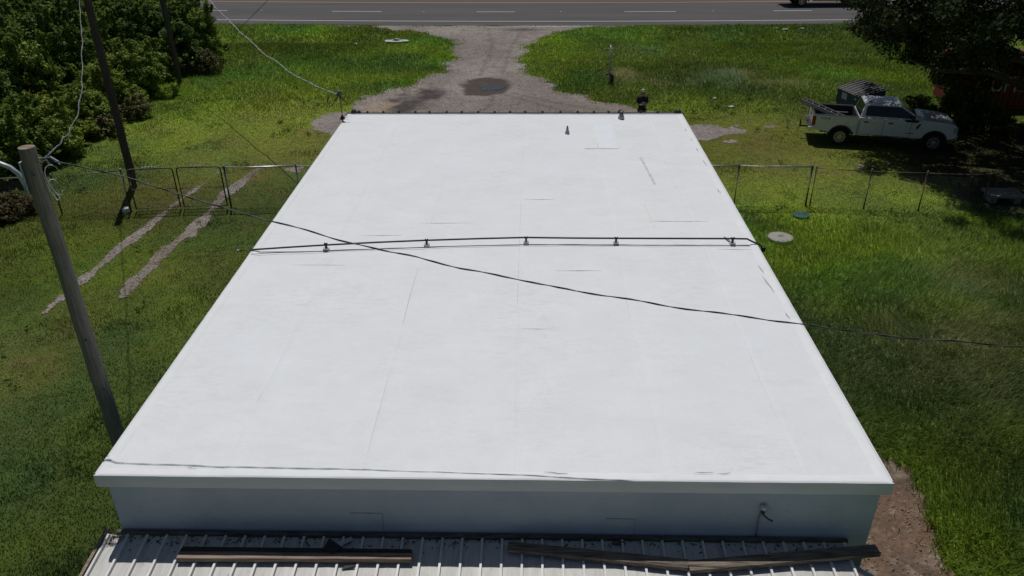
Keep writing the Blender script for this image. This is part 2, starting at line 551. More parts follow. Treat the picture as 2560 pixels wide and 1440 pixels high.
def road_c(x):
    x = np.asarray(x, float)
    u = np.clip(x-8, -45, 45)
    return 67.6 + 0.0011*u*u + 0.099*np.sign(x-8)*np.maximum(np.abs(x-8)-45, 0)*0.2
def gz(x, y):
    x = np.asarray(x, float); y = np.asarray(y, float)
    z = (fbm(x*0.16, y*0.16, 3, 3)-0.5)*0.14
    z = z*(1-np.exp(-((x+1)/9)**2*0.6)*0.5)
    # roadside ditch either side of the drive
    side = sstep(5.0, 11.0, np.abs(x+2.4))
    z = z - 0.45*side*np.exp(-((y-57.6)/1.5)**2)
    # wheel ruts
    flatm = sstep(60.5, 61.6, y)
    return z*(1-flatm)

def drive_mask(x, y):
    d = sdist(x, y, DRIVE) + (fbm(x*0.9, y*0.9, 21, 5)-0.5)*1.9
    d2 = sdist(x, y, GRAV_R) + (fbm(x*1.3, y*1.3, 5, 4)-0.5)*2.2
    return np.minimum(d, d2)
def track_mask(x, y):
    fade = 0.35+0.65*sstep(19.0, 22.0, y)*(1-sstep(28.5, 31.0, y)*1.3)
    a = ldist(x, y, TRACK_L)-0.11*fade
    b = ldist(x, y, TRACK_R)-0.2*fade
    return np.minimum(a, b) + (fbm(x*2.6, y*0.9, 33, 5)-0.5)*0.5
def bare_mask(x, y):
    """small worn patches, negative inside"""
    out = np.full(np.shape(x), 9.0)
    for cx, cy, rx, ry in ((-10.0, 31.0, 0.9, 0.8), (-8.6, 33.2, 1.3, 0.7), (-15.6, 15.6, 0.5, 0.3), (8.4, 31.2, 1.2, 0.4),
                           (13.6, 31.4, 0.9, 0.9), (11.5, 36.8, 1.0, 0.5), (15.2, 31.8, 1.6, 0.6)):
        out = np.minimum(out, np.hypot((x-cx)/rx, (y-cy)/ry)-0.75)
    return out + (fbm(x*1.7, y*1.7, 41, 4)-0.5)*1.5

def axis_coords(a, b, step, far):
    mid = np.arange(a, b+step*0.5, step)
    g = [step]
    while sum(g) < far: g.append(g[-1]*1.35)
    ext = np.cumsum(g)
    return np.concatenate([(mid[0]-ext)[::-1], mid, mid[-1]+ext])

def grass_colour(x, y):
    """soil/thatch and blade colour field: returns (rgb, pale) with x,y arrays"""
    a = fbm(x*0.13, y*0.13, 51, 4)
    b = fbm(x*0.5, y*0.5, 61, 4)
    c = fbm(x*1.9, y*1.9, 71, 3)
    lime = np.array([0.168, 0.245, 0.024])
    green = np.array([0.108, 0.162, 0.026])
    deep = np.array([0.062, 0.106, 0.027])
    olive = np.array([0.185, 0.168, 0.042])
    straw = np.array([0.42, 0.42, 0.20])
    brown = np.array([0.19, 0.145, 0.06])
    k = (0.55*a+0.45*b)
    rgb = green + (lime-green)*sstep(0.46, 0.68, k)[..., None]
    rgb = rgb + (deep-rgb)*(sstep(0.52, 0.34, k)*0.85)[..., None]
    # road verges and the left field glow brighter; the yard is duller
    verge = sstep(36, 46, y)*0.55 + sstep(-9, -14, x)*sstep(18, 30, y)*0.2
    rgb = rgb + (lime-rgb)*(verge*(0.45+0.4*b))[..., None]
    # worn, trodden grass: olive
    worn = sstep(0.5, 0.72, fbm(x*0.22, y*0.22, 81, 4))
    near = np.exp(-((x+11)/5.5)**2-((y-31)/9)**2)*0.7 + np.exp(-((x-10)/5.5)**2-((y-34)/5.5)**2)*0.9 + np.exp(-((x+14.2)/2.4)**2-((y-16)/3.0)**2)*1.05
    near = near*1.15 + 0.25*np.exp(-((x-12.5)/1.5)**2-((y-18.0)/1.2)**2)
    rgb = rgb + (olive-rgb)*np.clip(0.4*worn*(1-verge)*sstep(7, 3, x)+near*(0.35+0.7*c), 0, 0.9)[..., None]
    br = sstep(0.62, 0.8, c)*near
    rgb = rgb + (brown-rgb)*np.clip(br*0.8, 0, 1)[..., None]
    # dark brown painted beneath the oak to deepen its shade
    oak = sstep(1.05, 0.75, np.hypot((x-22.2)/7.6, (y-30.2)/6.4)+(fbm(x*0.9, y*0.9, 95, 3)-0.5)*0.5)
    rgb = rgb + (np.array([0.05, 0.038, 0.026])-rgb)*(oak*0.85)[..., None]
    # tall seeding grass: pale
    pale = np.zeros(np.shape(x))
    for cx, cy, rx, ry, s in ((5.4, 46.6, 0.9, 1.5, 0.85), (8.6, 45.2, 2.2, 0.8, 0.6), (11.6, 46.0, 1.7, 1.6, 0.9), (13.8, 44.9, 1.5, 0.7, 0.5), (10.8, 17.6, 2.6, 2.6, 0.28), (8.8, 53.5, 3, 2, 0.25), (13.2, 20.5, 1.6, 2.6, 0.3)):
        pale = np.maximum(pale, s*np.exp(-((x-cx)/rx)**2-((y-cy)/ry)**2))
    pale = np.clip(pale*1.35, 0, 1)*sstep(0.22, 0.55, fbm(x*1.1, y*1.1, 91, 3))
    rgb = rgb + (straw-rgb)*np.clip(pale, 0, 1)[..., None]
    # broad damp / lush / thin areas of the turf
    lush = fbm(x*0.075, y*0.075, 181, 3)
    rgb = rgb*(0.62+0.18*sstep(4, 8, x)*sstep(30, 24, y)+0.5*sstep(0.3, 0.7, lush)+0.16*(fbm(x*0.32, y*0.32, 183, 3)-0.5)+0.10*verge)[..., None]
    cool = sstep(0.5, 0.72, fbm(x*0.28, y*0.28, 187, 3))
    rgb = rgb*(1+cool[..., None]*np.array([-0.24, -0.03, 0.08]))*(1.22-0.36*sstep(-5, -9, x)*sstep(34, 24, y)+0.14*sstep(38, 44, y))[..., None]
    return rgb, pale, near

xs = axis_coords(-26, 28, 0.4, 700)
ys = axis_coords(2, 78, 0.4, 900)
X, Y = np.meshgrid(xs, ys)
Z = gz(X, Y)
far = (np.abs(X) > 60) | (Y > 90) | (Y < -10)
Z = np.where(far, 0, Z)
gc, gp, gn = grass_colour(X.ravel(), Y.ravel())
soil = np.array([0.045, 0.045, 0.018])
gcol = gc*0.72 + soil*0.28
nx, ny = len(xs), len(ys)
ii = np.arange(nx*ny).reshape(ny, nx)
F = np.stack([ii[:-1, :-1], ii[:-1, 1:], ii[1:, 1:], ii[1:, :-1]], -1).reshape(-1, 4)
V = np.stack([X.ravel(), Y.ravel(), Z.ravel()], 1)
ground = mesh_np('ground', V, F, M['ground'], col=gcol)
tag(ground, 'green grass ground around the white roofed building', 'ground', kind='structure')

def sheet(name, x0, x1, y0, y1, step, mask, colour, lift, mat):
    gx = np.arange(x0, x1, step); gy = np.arange(y0, y1, step)
    GX, GY = np.meshgrid(gx, gy)
    mk = mask(GX, GY) < 0
    keep = mk[:-1, :-1] | mk[1:, 1:] | (mk[:-1, 1:] & mk[1:, :-1])
    idx = np.arange(GX.size).reshape(GX.shape)
    F = np.stack([idx[:-1, :-1], idx[:-1, 1:], idx[1:, 1:], idx[1:, :-1]], -1)[keep]
    used = np.unique(F)
    remap = -np.ones(GX.size, dtype=np.int64); remap[used] = np.arange(len(used))
    x, y = GX.ravel()[used], GY.ravel()[used]
    # nudge rim vertices so the edge is ragged rather than stepped
    x = x + (vn(x*9.1, y*9.1, 7)-0.5)*step*0.8
    y = y + (vn(x*9.1, y*9.1, 8)-0.5)*step*0.8
    z = gz(x, y) + lift + (fbm(x*2.5, y*2.5, 12, 3)-0.5)*0.02
    return mesh_np(name, np.stack([x, y, z], 1), remap[F], mat, col=colour(x, y))

def drive_colour(x, y):
    g1 = np.array([0.205, 0.18, 0.165]); g2 = np.array([0.30, 0.265, 0.24]); br = np.array([0.19, 0.155, 0.135]); dk = np.array([0.06, 0.052, 0.05])
    a = fbm(x*0.35, y*0.35, 101, 4)[:, None]; b = fbm(x*1.6, y*1.6, 102, 4)[:, None]
    c = g1 + (g2-g1)*np.clip(a*1.6-0.3, 0, 1)
    c = c + (br-c)*np.clip((b-0.45)*2.0, 0, 0.6)
    brown = np.exp(-((x-1.5)/6)**2-((y-39.5)/3)**2)[:, None]
    c = c + (br*0.95-c)*brown*0.75
    sandy = np.exp(-((x+7.6)/1.0)**2-((y-40.0)/1.2)**2)[:, None]
    c = c + (np.array([0.34, 0.25, 0.17])-c)*sandy*0.7
    mud = sstep(0.5, -0.7, sdist(x, y, MUD) + (fbm(x*1.4, y*1.4, 103, 4)-0.5)*2.2)[:, None]
    c = c + (dk-c)*mud*np.clip(0.35+b, 0, 0.95)
    ring = sstep(0.28, -0.1, sdist(x, y, PUD) + (fbm(x*2.0, y*2.0, 104, 3)-0.5)*0.35)[:, None]
    c = c + (np.array([0.075, 0.06, 0.05])-c)*ring*0.95
    tr = 0
    for ln in ([(-1.4, 42.6), (0.4, 40.6), (2.6, 38.6)], [(-2.0, 42.2), (-2.2, 40), (-3.8, 38.2)], [(-1.0, 42.9), (1.2, 41.0), (3.6, 39.4)], [(-3.0, 47), (-2.6, 54), (-3.2, 61)], [(-1.7, 47), (-1.4, 54), (-0.6, 61)]):
        tr = np.maximum(tr, np.exp(-(ldist(x, y, ln)/0.14)**2))
    c = c*(1-0.22*tr[:, None])
    wet = np.exp(-((x+0.6)/1.6)**2-((y-60.4)/0.5)**2)[:, None]
    c = c + (dk*1.2-c)*wet*0.8
    conc = np.exp(-((x-2.0)/2.8)**4-((y-61.8)/0.35)**2)[:, None]
    c = c + (np.array([0.42, 0.41, 0.40])-c)*conc*0.9
    return c*(0.82+0.36*rng.random(len(x)))[:, None]
drive = sheet('driveway', -16, 11, 27.4, 62.2, 0.11, drive_mask, drive_colour, 0.014, M['gravel'])
tag(drive, 'grey gravel driveway running from building to the highway', 'driveway', kind='structure')

def track_colour(x, y):
    c = np.array([0.285, 0.25, 0.225]) + (np.array([0.16, 0.13, 0.10])-np.array([0.285, 0.25, 0.225]))*np.clip(fbm(x*1.5, y*1.5, 111, 4)*1.6-0.4, 0, 1)[:, None]
    return c*(0.8+0.4*rng.random(len(x)))[:, None]
trk = sheet('wheel_track_path', -15.2, -10, 18.8, 32, 0.06, track_mask, track_colour, 0.012, M['gravel'])
tag(trk, 'pair of gravel wheel tracks passing through the gate', 'path', kind='structure')

def dirt_colour(x, y):
    c1 = np.array([0.17, 0.112, 0.08]); c2 = np.array([0.075, 0.058, 0.048]); c3 = np.array([0.27, 0.215, 0.165])
    a = fbm(x*1.1, y*1.1, 121, 4)[:, None]; b = fbm(x*4, y*4, 122, 3)[:, None]
    c = c1 + (c2-c1)*np.clip(a*2.2-0.8, 0, 1)
    c = c + (c3-c)*np.clip((b-0.58)*4, 0, 0.8)
    return c*(0.8+0.4*rng.random(len(x)))[:, None]
dirt = sheet('bare_dirt_patch', 4.6, 9.2, 6.0, 14.6, 0.06, lambda x, y: sdist(x, y, DIRT)+(fbm(x*1.6, y*1.6, 44, 4)-0.5)*0.8, dirt_colour, 0.014, M['gravel'])
tag(dirt, 'bare brown dirt beside the near right building corner', 'ground', kind='structure')
bare = sheet('worn_ground_patch', -18, 17.5, 13, 38.5, 0.1, lambda x, y: np.where(drive_mask(x, y) < 0.1, 1, np.where((x > BX0) & (x < BX1) & (y < BY1), 1, bare_mask(x, y)+0.45)), track_colour, 0.011, M['gravel'])
tag(bare, 'worn gravelly bare spots scattered through the grass', 'ground', kind='structure')

# puddle
PW = [(-2.85, 43.8), (-2.62, 44.45), (-2.15, 44.85), (-1.75, 44.6), (-1.58, 44.0), (-1.95, 43.35), (-2.5, 43.1)]
rr = []
for k in range(64):
    t = 2*math.pi*k/64
    rad = 0.74 + 0.12*math.sin(2*t+1) + 0.07*math.sin(5*t) + random.uniform(-.015, .015)
    rr.append((-2.15+rad*math.cos(t)*0.85, 44.0+rad*math.sin(t)*1.05))
mbp = MB()
zt = float(gz(np.array([-2.15]), np.array([44.0]))[0])+0.032
mbp.add([(x, y, zt) for x, y in rr], [tuple(range(64))])
tag(mbp.build('puddle', M['water']), 'muddy water puddle in the middle of the gravel driveway', 'puddle', kind='structure')

# road and its markings
def ribbon(name, y_in, y_out, z, mat, x0=-220, x1=240, step=4.0):
    x = np.arange(x0, x1+step, step)
    c = road_c(x)
    v = np.concatenate([np.stack([x, c+y_in, np.full_like(x, z)], 1), np.stack([x, c+y_out, np.full_like(x, z)], 1)])
    n = len(x)
    i = np.arange(n-1)
    return mesh_np(name, v, np.stack([i, i+1, n+i+1, n+i], 1), mat)
road = tag(ribbon('road', -5.75, 5.6, 0.03, M['asphalt']), 'grey two lane asphalt highway across the top', 'road', kind='structure')
ln = ribbon('edge_line', -4.2, -4.05, 0.036, M['white_line']); ln.parent = road
ln = ribbon('centre_line', 4.42, 4.58, 0.036, M['yellow_line']); ln.parent = road
for k in range(-6, 9):
    xa = 7.6+12.1*k
    o = ribbon('lane_dash', -0.07, 0.07, 0.036, M['white_line'], xa, xa+3.15, 1.05); o.parent = road
sh = ribbon('shoulder_verge', 5.6, 7.6, 0.02, M['gravel'])
at = sh.data.attributes.new('tint', 'FLOAT_COLOR', 'POINT')
for d in at.data: d.color = (0.14, 0.105, 0.07, 1)
tag(sh, 'brown dirt verge beyond the yellow line of the highway', 'verge', kind='structure')
for xa in (-22.6, -8.9, 2.4, 14.8):                                      # raised reflector studs
    mb = MB(); mb.box((xa, float(road_c(np.array([xa]))[0]), 0.045), (0.12, 0.1, 0.03))
    o = mb.build('road_stud', M['white_trash']); o.parent = road

# ------------------------------------------------------------------ the white roofed building
BC = (-0.6, 18.1, 0.0)
bld = tag(empty('building', BC), 'long flat white membrane roofed building with pale grey walls', 'building')
def B(): return MB(BC)
WX0, WX1, WY0, WY1 = BX0+0.09, BX1-0.09, BY0+0.1, BY1-0.1
for nm, c, s in (('wall', ((WX0+WX1)/2, WY0+0.1, 1.6), (WX1-WX0, 0.2, 3.2)), ('wall', ((WX0+WX1)/2, WY1-0.1, 1.6), (WX1-WX0, 0.2, 3.2)),
                 ('wall', (WX0+0.1, (WY0+WY1)/2, 1.6), (0.2, WY1-WY0-0.404, 3.2)), ('wall', (WX1-0.1, (WY0+WY1)/2, 1.6), (0.2, WY1-WY0-0.404, 3.2))):
    mb = B(); mb.box(c, s); mb.build(nm, M['wall'], bld)
mb = B(); mb.box((WX1-0.25, WY0-0.006, 0.98), (0.5, 0.012, 1.96)); mb.build('lower_wall_band', M['wall_low'], bld)
# deck under the membrane
mb = B(); mb.box(((BX0+BX1)/2, (BY0+BY1)/2, 3.285), (BX1-BX0-0.12, BY1-BY0-0.12, 0.17)); mb.build('roof_deck', M['fascia'], bld)
def roof_z(x, y):
    return ROOF_Z + (fbm(np.asarray(x)*0.55, np.asarray(y)*0.55, 201, 4)-0.5)*0.016 - 0.004
xb = [BX0+0.02, -4.55, -2.45, -0.2, 2.05, 4.1, BX1-0.02]
for i in range(6):
    x0, x1 = xb[i]-(0.06 if i else 0), xb[i+1]
    gx = np.linspace(x0, x1, 22); gy = np.linspace(BY0+0.02, BY1-0.02, 130)
    GX, GY = np.meshgrid(gx, gy)
    lap = 0.006*(1-(GX-x0)/(x1-x0)) + 0.0003*i
    if i: GX = GX + np.where(np.arange(22)[None, :] < 2, 1, 0)*(fbm(GX*0, GY*0.8, 230+i, 3)-0.5)*0.05
    ZZ = roof_z(GX, GY)+lap
    # small wrinkles along the lap
    ZZ = ZZ + 0.004*np.exp(-((GX-x0)/0.05)**2)*fbm(GX*3, GY*1.2, 210+i, 3)
    ZZ[:, 0] = ZZ[:, 0] - 0.006
    GX[:, 1] = GX[:, 0] + 0.006
    idx = np.arange(GX.size).reshape(GX.shape)
    F = np.stack([idx[:-1, :-1], idx[:-1, 1:], idx[1:, 1:], idx[1:, :-1]], -1).reshape(-1, 4)
    V = np.stack([GX.ravel()-BC[0], GY.ravel()-BC[1], ZZ.ravel()], 1)
    o = mesh_np('roof_sheet', V, F, M['membrane'], bld)
# lap dirt: broken thin lines along the sheet joints, and the end laps
def seam(a, b, w=0.012):
    mb = B()
    n = max(2, int((Vector(b)-Vector(a)).length/0.35))
    a, b = Vector(a), Vector(b)
    side = Vector((-(b-a).y, (b-a).x, 0)).normalized()
    pts = []
    for k in range(n+1):
        p = a.lerp(b, k/n) + side*random.uniform(-.006, .006)
        p.z = float(roof_z(p.x, p.y)) + 0.0105
        pts.append(p)
    mb.tube(pts, [w*0.5*random.uniform(.4, 1.1)*(0.35 if k in (0, n) else 1) for k in range(n+1)], 5)
    return mb.build('seam', M['seam'], bld)
for x, y0, y1 in ((-2.45, 13.2, 15.6), (-2.45, 9.4, 11.4), (-0.2, 14.0, 20.5), (-0.2, 22.3, 23.5), (2.05, 13.2, 14.3), (-4.55, 10.6, 11.2)):
    seam((x-0.06, y0, 0), (x-0.06, y1, 0), 0.0055)
for (x0, y0), (x1, y1) in (((-0.16, 13.06), (0.42, 13.07)), ((-0.17, 19.6), (0.65, 19.62)), ((-2.75, 18.05), (-1.42, 18.08)), ((-4.1, 17.3), (-3.1, 17.32)),
                           ((-5.45, 15.75), (-4.15, 15.74)), ((0.56, 15.5), (1.6, 15.53)), ((2.95, 18.2), (4.45, 18.2)), ((4.35, 16.62), (5.15, 16.6))):
    seam((x0, y0, 0), (x1, y1, 0), 0.010)
# edge flashing strips with a soft lip
def flash(a, b, inward, name='edge_flashing', w=0.17):
    a, b, inward = Vector(a), Vector(b), Vector(inward)
    n = int((b-a).length/0.3)
    vs, fs = [], []
    prof = [(-0.005, 0.002), (0.004, 0.024), (0.05, 0.025), (w-0.05, 0.019), (w-0.02, 0.011), (w+0.03, -0.006)]
    for k in range(n+1):
        p = a.lerp(b, k/n)
        jz = random.uniform(-0.004, 0.004)
        for d, h in prof:
            vs.append(p + inward*(d + (random.uniform(-.008, .008) if d > 0.1 else 0)) + Vector((0, 0, ROOF_Z + h + jz)))
    m_ = len(prof)
    for k in range(n):
        for j in range(m_-1):
            fs.append((k*m_+j, k*m_+j+1, (k+1)*m_+j+1, (k+1)*m_+j))
    mb = B(); mb.add(vs, fs)
    return mb.build(name, M['membrane_edge'], bld, smooth=True)
flash((BX0, BY0, 0), (BX0, BY1, 0), (1, 0, 0))
flash((BX1, BY0, 0), (BX1, BY1, 0), (-1, 0, 0))
flash((BX0+0.05, BY0, 0.001), (BX1-0.05, BY0, 0.001), (0, 1, 0))
flash((BX0+0.05, BY1, 0.001), (BX1-0.05, BY1, 0.001), (0, -1, 0), w=0.1)
# fascia, slightly wavy
def fascia(a, b, out):
    a, b, out = Vector(a), Vector(b), Vector(out)
    n = int((b-a).length/0.22)
    vs, fs = [], []
    for k in range(n+1):
        p = a.lerp(b, k/n)
        w1, w2 = random.uniform(-.003, .003), random.uniform(-.006, .006)
        vs += [p + Vector((0, 0, 3.425+w1)), p + out*0.006 + Vector((0, 0, 3.31)), p + out*(0.001+w2*0.5) + Vector((0, 0, 3.205+w2)), p - out*0.05 + Vector((0, 0, 3.202+w2)), p - out*0.05 + Vector((0, 0, 3.40))]
    for k in range(n):
        for j in range(5):
            j2 = (j+1) % 5
            fs.append((k*5+j, k*5+j2, (k+1)*5+j2, (k+1)*5+j))
    mb = B(); mb.add(vs, fs)
    return mb.build('fascia', M['fascia'], bld)
fascia((BX0-0.008, BY0-0.008, 0), (BX1+0.008, BY0-0.008, 0), (0, -1, 0))
fascia((BX0-0.008, BY1+0.008, 0), (BX1+0.008, BY1+0.008, 0), (0, 1, 0))
fascia((BX0-0.008, BY0+0.05, 0), (BX0-0.008, BY1-0.05, 0), (-1, 0, 0))
fascia((BX1+0.008, BY0+0.05, 0), (BX1+0.008, BY1-0.05, 0), (1, 0, 0))
# dark stain strips and drips under the fascia on the near side
mb = B(); mb.box(((BX0+BX1)/2, BY0+0.045, 3.197), (BX1-BX0-0.3, 0.02, 0.012)); mb.build('drip_edge', M['header'], bld)
# newer patch, repair strip, scuffs
def patch(x0, x1, y0, y1, name, mat, lift=0.012, skew=0.0):
    gx = np.linspace(x0, x1, 14); gy = np.linspace(y0, y1, 30)
    GX, GY = np.meshgrid(gx, gy)
    PX = GX + skew*(GY-y0)
    ZZ = roof_z(PX, GY)+lift
    edge = (GX == gx[0]) | (GX == gx[-1]) | (GY == gy[0]) | (GY == gy[-1])
    ZZ = np.where(edge, ZZ-lift+0.002, ZZ)
    idx = np.arange(GX.size).reshape(GX.shape)
    F = np.stack([idx[:-1, :-1], idx[:-1, 1:], idx[1:, 1:], idx[1:, :-1]], -1).reshape(-1, 4)
    return mesh_np(name, np.stack([PX.ravel()-BC[0], GY.ravel()-BC[1], ZZ.ravel()], 1), F, mat, bld)
patch(2.13, 2.78, 23.8, 26.95, 'roof_patch', M['membrane_new'])
patch(1.68, 2.8, 23.72, 23.78, 'patch_edge', M['seam'], 0.013)
patch(2.79, 2.805, 23.75, 24.3, 'patch_edge', M['seam'], 0.013)
patch(2.115, 2.13, 23.75, 24.3, 'patch_edge', M['seam'], 0.013)
patch(3.42, 3.50, 20.7, 23.0, 'repair_strip', M['seam'], 0.011, -0.06)
M['rust_stain'] = simple('rust_stain', (0.69, 0.665, 0.62), (0.74, 0.745, 0.745), 0.7, 5, stretch=(6, 1, 1))
patch(3.02, 3.10, 17.8, 19.3, 'rust_stain', M['rust_stain'], 0.010, -0.05)
patch(3.2, 3.24, 18.1, 18.9, 'rust_stain', M['rust_stain'], 0.010, -0.05)
for x, y, l, an in ((5.08, 14.9, 0.75, -1.47), (5.1, 15.6, 0.4, -1.5), (5.12, 13.6, 0.25, -1.45), (5.16, 22.4, 0.5, -1.5), (5.15, 24.6, 0.25, -1.5), (5.15, 23.6, 0.3, -1.5), (5.14, 25.6, 0.3, -1.5), (5.12, 20.2, 0.35, -1.5), (2.6, 9.02, 0.3, 0.1), (0.4, 8.98, 0.35, -0.05), (2.9, 9.0, 0.2, 0.1), (-5.1, 9.03, 0.15, 0.1)):
    mb = B()
    pts = []
    for k in range(6):
        q = Vector((x+math.cos(an)*l*(k/5-.5)+random.uniform(-.01, .01), y+math.sin(an)*l*(k/5-.5)+random.uniform(-.01, .01), ROOF_Z+(0.024 if abs(an) > 1 else 0.027)))
        pts.append(q)
    mb.tube(pts, [0.002, 0.004, 0.006, 0.005, 0.004, 0.002], 5)
    mb.build('dirt_streak', M['streak'], bld)
# vent pipes with membrane boots
vp = B(); vp.lathe([(0.085, 0.0), (0.075, 0.03), (0.042, 0.14), (0.036, 0.2)], (1.2, 25.25, ROOF_Z), n=18)
v1 = vp.build('vent_boot', M['grey_metal'], bld, smooth=True)
vp = B(); vp.lathe([(0.028, 0.15), (0.028, 0.25), (0.02, 0.25), (0.02, 0.2)], (1.2, 25.25, ROOF_Z), n=14); vp.build('vent_pipe', M['galv_dark'], bld)
vp = B(); vp.lathe([(0.115, 0.0), (0.11, 0.05), (0.085, 0.12), (0.06, 0.19)], (3.13, 26.89, ROOF_Z), n=18); vp.build('vent_boot', M['grey_metal'], bld, smooth=True)
vp = B(); vp.lathe([(0.055, 0.17), (0.055, 0.22), (0.075, 0.225), (0.07, 0.26), (0.03, 0.28)], (3.13, 26.89, ROOF_Z), n=14); vp.build('vent_cap', M['galv_dark'], bld)
# gutter on the far eave with its hangers
mb = B(); mb.box(((BX0+BX1)/2, BY1+0.085, 3.39), (BX1-BX0+0.1, 0.13, 0.11)); mb.build('gutter', M['gutter'], bld, bevel=0.01)
k = 0
x = BX0+0.15
while x < BX1:
    mb = B(); mb.lathe([(0.035, 0), (0.045, 0.03), (0.03, 0.06)], (x, BY1+0.1, 3.44), n=8)
    mb.build('gutter_hanger', M['gutter'], bld)
    x += 0.56*random.uniform(.85, 1.15)
for xx, s in ((-6.3, 1.8), (-6.12, 1.2), (5.2, 1.6), (3.15, 1.5)):
    mb = B(); mb.lathe([(0.05*s, 0), (0.06*s, 0.03), (0.03*s, 0.07*s)], (xx, BY1+0.1, 3.44), n=9); mb.build('gutter_debris', M['gutter'], bld, smooth=True)
# near wall: repair panels, conduit, junction box
for x0, x1, z0, z1 in ((-2.75, -2.27, 2.24, 2.62), (1.18, 1.62, 2.24, 2.56)):
    mb = B(); mb.box(((x0+x1)/2, WY0-0.002, (z0+z1)/2), (x1-x0, 0.012, z1-z0)); mb.build('wall_patch', M['wall'], bld)
    mb = B(); mb.box(((x0+x1)/2, WY0-0.003, z1+0.003), (x1-x0, 0.014, 0.007)); mb.box((x1+0.003, WY0-0.003, (z0+z1)/2), (0.007, 0.014, z1-z0)); mb.build('patch_joint', M['streak'], bld)
mb = B(); mb.tube([(3.5, WY0-0.03, 2.2), (3.5, WY0-0.03, 2.55), (3.52, WY0-0.03, 2.78)], 0.018, 10); cn = mb.build('conduit', M['grey_metal'], bld, smooth=True)
mb = B(); mb.lathe([(0.055, 0), (0.055, 0.05), (0.03, 0.075)], (3.53, WY0, 2.86), (0, -1, 0), 14); mb.build('junction_box', M['paint_steel'], bld)
mb = B(); mb.tube([(3.53, WY0-0.04, 2.80), (3.53, WY0-0.09, 2.76), (3.60, WY0-0.14, 2.72), (3.66, WY0-0.15, 2.70)], 0.016, 8); mb.lathe([(0.03, 0), (0.03, 0.03)], (3.53, WY0-0.03, 2.77), (0, -1, 0), 10); mb.build('pipe_outlet', M['galv_dark'], bld)

# ------------------------------------------------------------------ pipe run and cable across the roof
PB = [(-4.77, 16.52), (-2.44, 16.75), (-0.1, 16.9), (2.02, 16.89), (4.75, 16.89)]
pr_ = tag(empty('roof_pipe', (-0.1, 16.9, ROOF_Z)), 'thin black pipe on five small stands across the white roof', 'pipe')
off = (-0.1, 16.9, ROOF_Z)
zt = ROOF_Z+0.15
mb = MB(off)
mb.tube([(-6.78, 16.40, ROOF_Z+0.035), (-6.5, 16.42, ROOF_Z+0.05), (-5.6, 16.46, zt-0.05), (-4.77, 16.52, zt-0.02), (-3.6, 16.64, zt-0.005), (-2.44, 16.75, zt), (-1.2, 16.84, zt+0.005), (-0.1, 16.9, zt+0.01), (1, 16.895, zt), (2.02, 16.89, zt), (3.4, 16.89, zt), (4.75, 16.89, zt), (5.08, 16.89, zt-0.005), (5.2, 16.87, zt-0.06), (5.42, 16.82, ROOF_Z-0.0), (5.47, 16.8, ROOF_Z-0.2), (5.47, 16.8, 2.6)], 0.021, 10)
mb.build('pipe', M['cable_black'], pr_, smooth=True)
mb = MB(off); mb.lathe([(0.027, 0), (0.027, 0.06)], (-6.84, 16.4, ROOF_Z+0.033), (1, 0, 0), 10); mb.build('pipe_cap', M['galv'], pr_)
mb = MB(off); mb.box((5.47, 16.8, ROOF_Z-0.07), (0.09, 0.1, 0.12)); mb.build('pipe_elbow', M['gutter'], pr_, bevel=0.02)
for x, y in PB:
    mb = MB(off); mb.box((x, y-0.01, ROOF_Z+0.022), (0.12, 0.17, 0.016)); mb.box((x, y-0.08, ROOF_Z+0.045), (0.12, 0.02, 0.04)); st = mb.build('pipe_stand', M['galv'], pr_)
    mb = MB(off); mb.box((x, y, ROOF_Z+0.095), (0.045, 0.05, 0.13)); mb.tube([(x-0.035, y, zt+0.01), (x+0.035, y, zt+0.01)], 0.034, 10); mb.build('pipe_clamp', M['black'], st)
    mb = MB(off); mb.tube([(x-0.05, y-0.07, ROOF_Z+0.03), (x-0.05, y-0.05, ROOF_Z+0.1), (x+0.05, y-0.05, ROOF_Z+0.1), (x+0.05, y-0.07, ROOF_Z+0.03)], 0.005, 5); mb.build('wire_loop', M['galv'], st)
mb = MB()
pts = []
for k in range(60):
    u = k/59
    x = -6.45+u*11.6
    y = np.interp(x, [-6.45, -4.77, -2.44, -0.1, 2.02, 4.75, 5.2], [16.22, 16.42, 16.62, 16.78, 16.78, 16.76, 16.8]) + 0.025*math.sin(k*0.7)*math.sin(k*0.23)
    pts.append((x, y, ROOF_Z+0.02 + (0.012 if 2 < k < 57 else 0.015)))
mb.tube(pts, 0.0065, 6)
tag(mb.build('roof_cable', M['galv_dark']), 'thin grey cable lying on the white roof beside the pipe', 'cable')
mb = MB((4.7, 17.1, ROOF_Z)); mb.box((4.68, 17.12, ROOF_Z+0.025), (0.045, 0.26, 0.02), Matrix.Rotation(0.3, 3, 'Z'))
o = mb.build('wood_stick', M['wood_old'], bevel=0.004); o.location = (4.7, 17.1, ROOF_Z)
tag(o, 'small tan wood stick on the roof by the last pipe stand', 'stick')

# ------------------------------------------------------------------ service mast at the far left roof corner
mp = (-6.56, 26.8, ROOF_Z)
mast = tag(empty('service_mast', mp), 'rusty electric service mast with cable loops at far roof corner', 'mast')
mb = MB(mp); mb.tube([(mp[0], mp[1], ROOF_Z-0.6), (mp[0], mp[1], ROOF_Z+0.88)], 0.032, 10); mb.build('mast_pipe', M['rust'], mast, smooth=True)
mb = MB(mp); mb.lathe([(0.09, 0.02), (0.085, 0.05), (0.045, 0.12), (0.04, 0.15)], mp, n=14); mb.build('flashing', M['gutter'], mast, smooth=True)
mb = MB(mp); mb.lathe([(0.045, 0.84), (0.075, 0.87), (0.08, 0.95), (0.06, 1.01), (0.02, 1.03)], mp, n=14); mb.box((mp[0]-0.05, mp[1]-0.02, mp[2]+0.9), (0.12, 0.11, 0.09)); mb.build('weather_head', M['galv_dark'], mast, smooth=False, bevel=0.01)
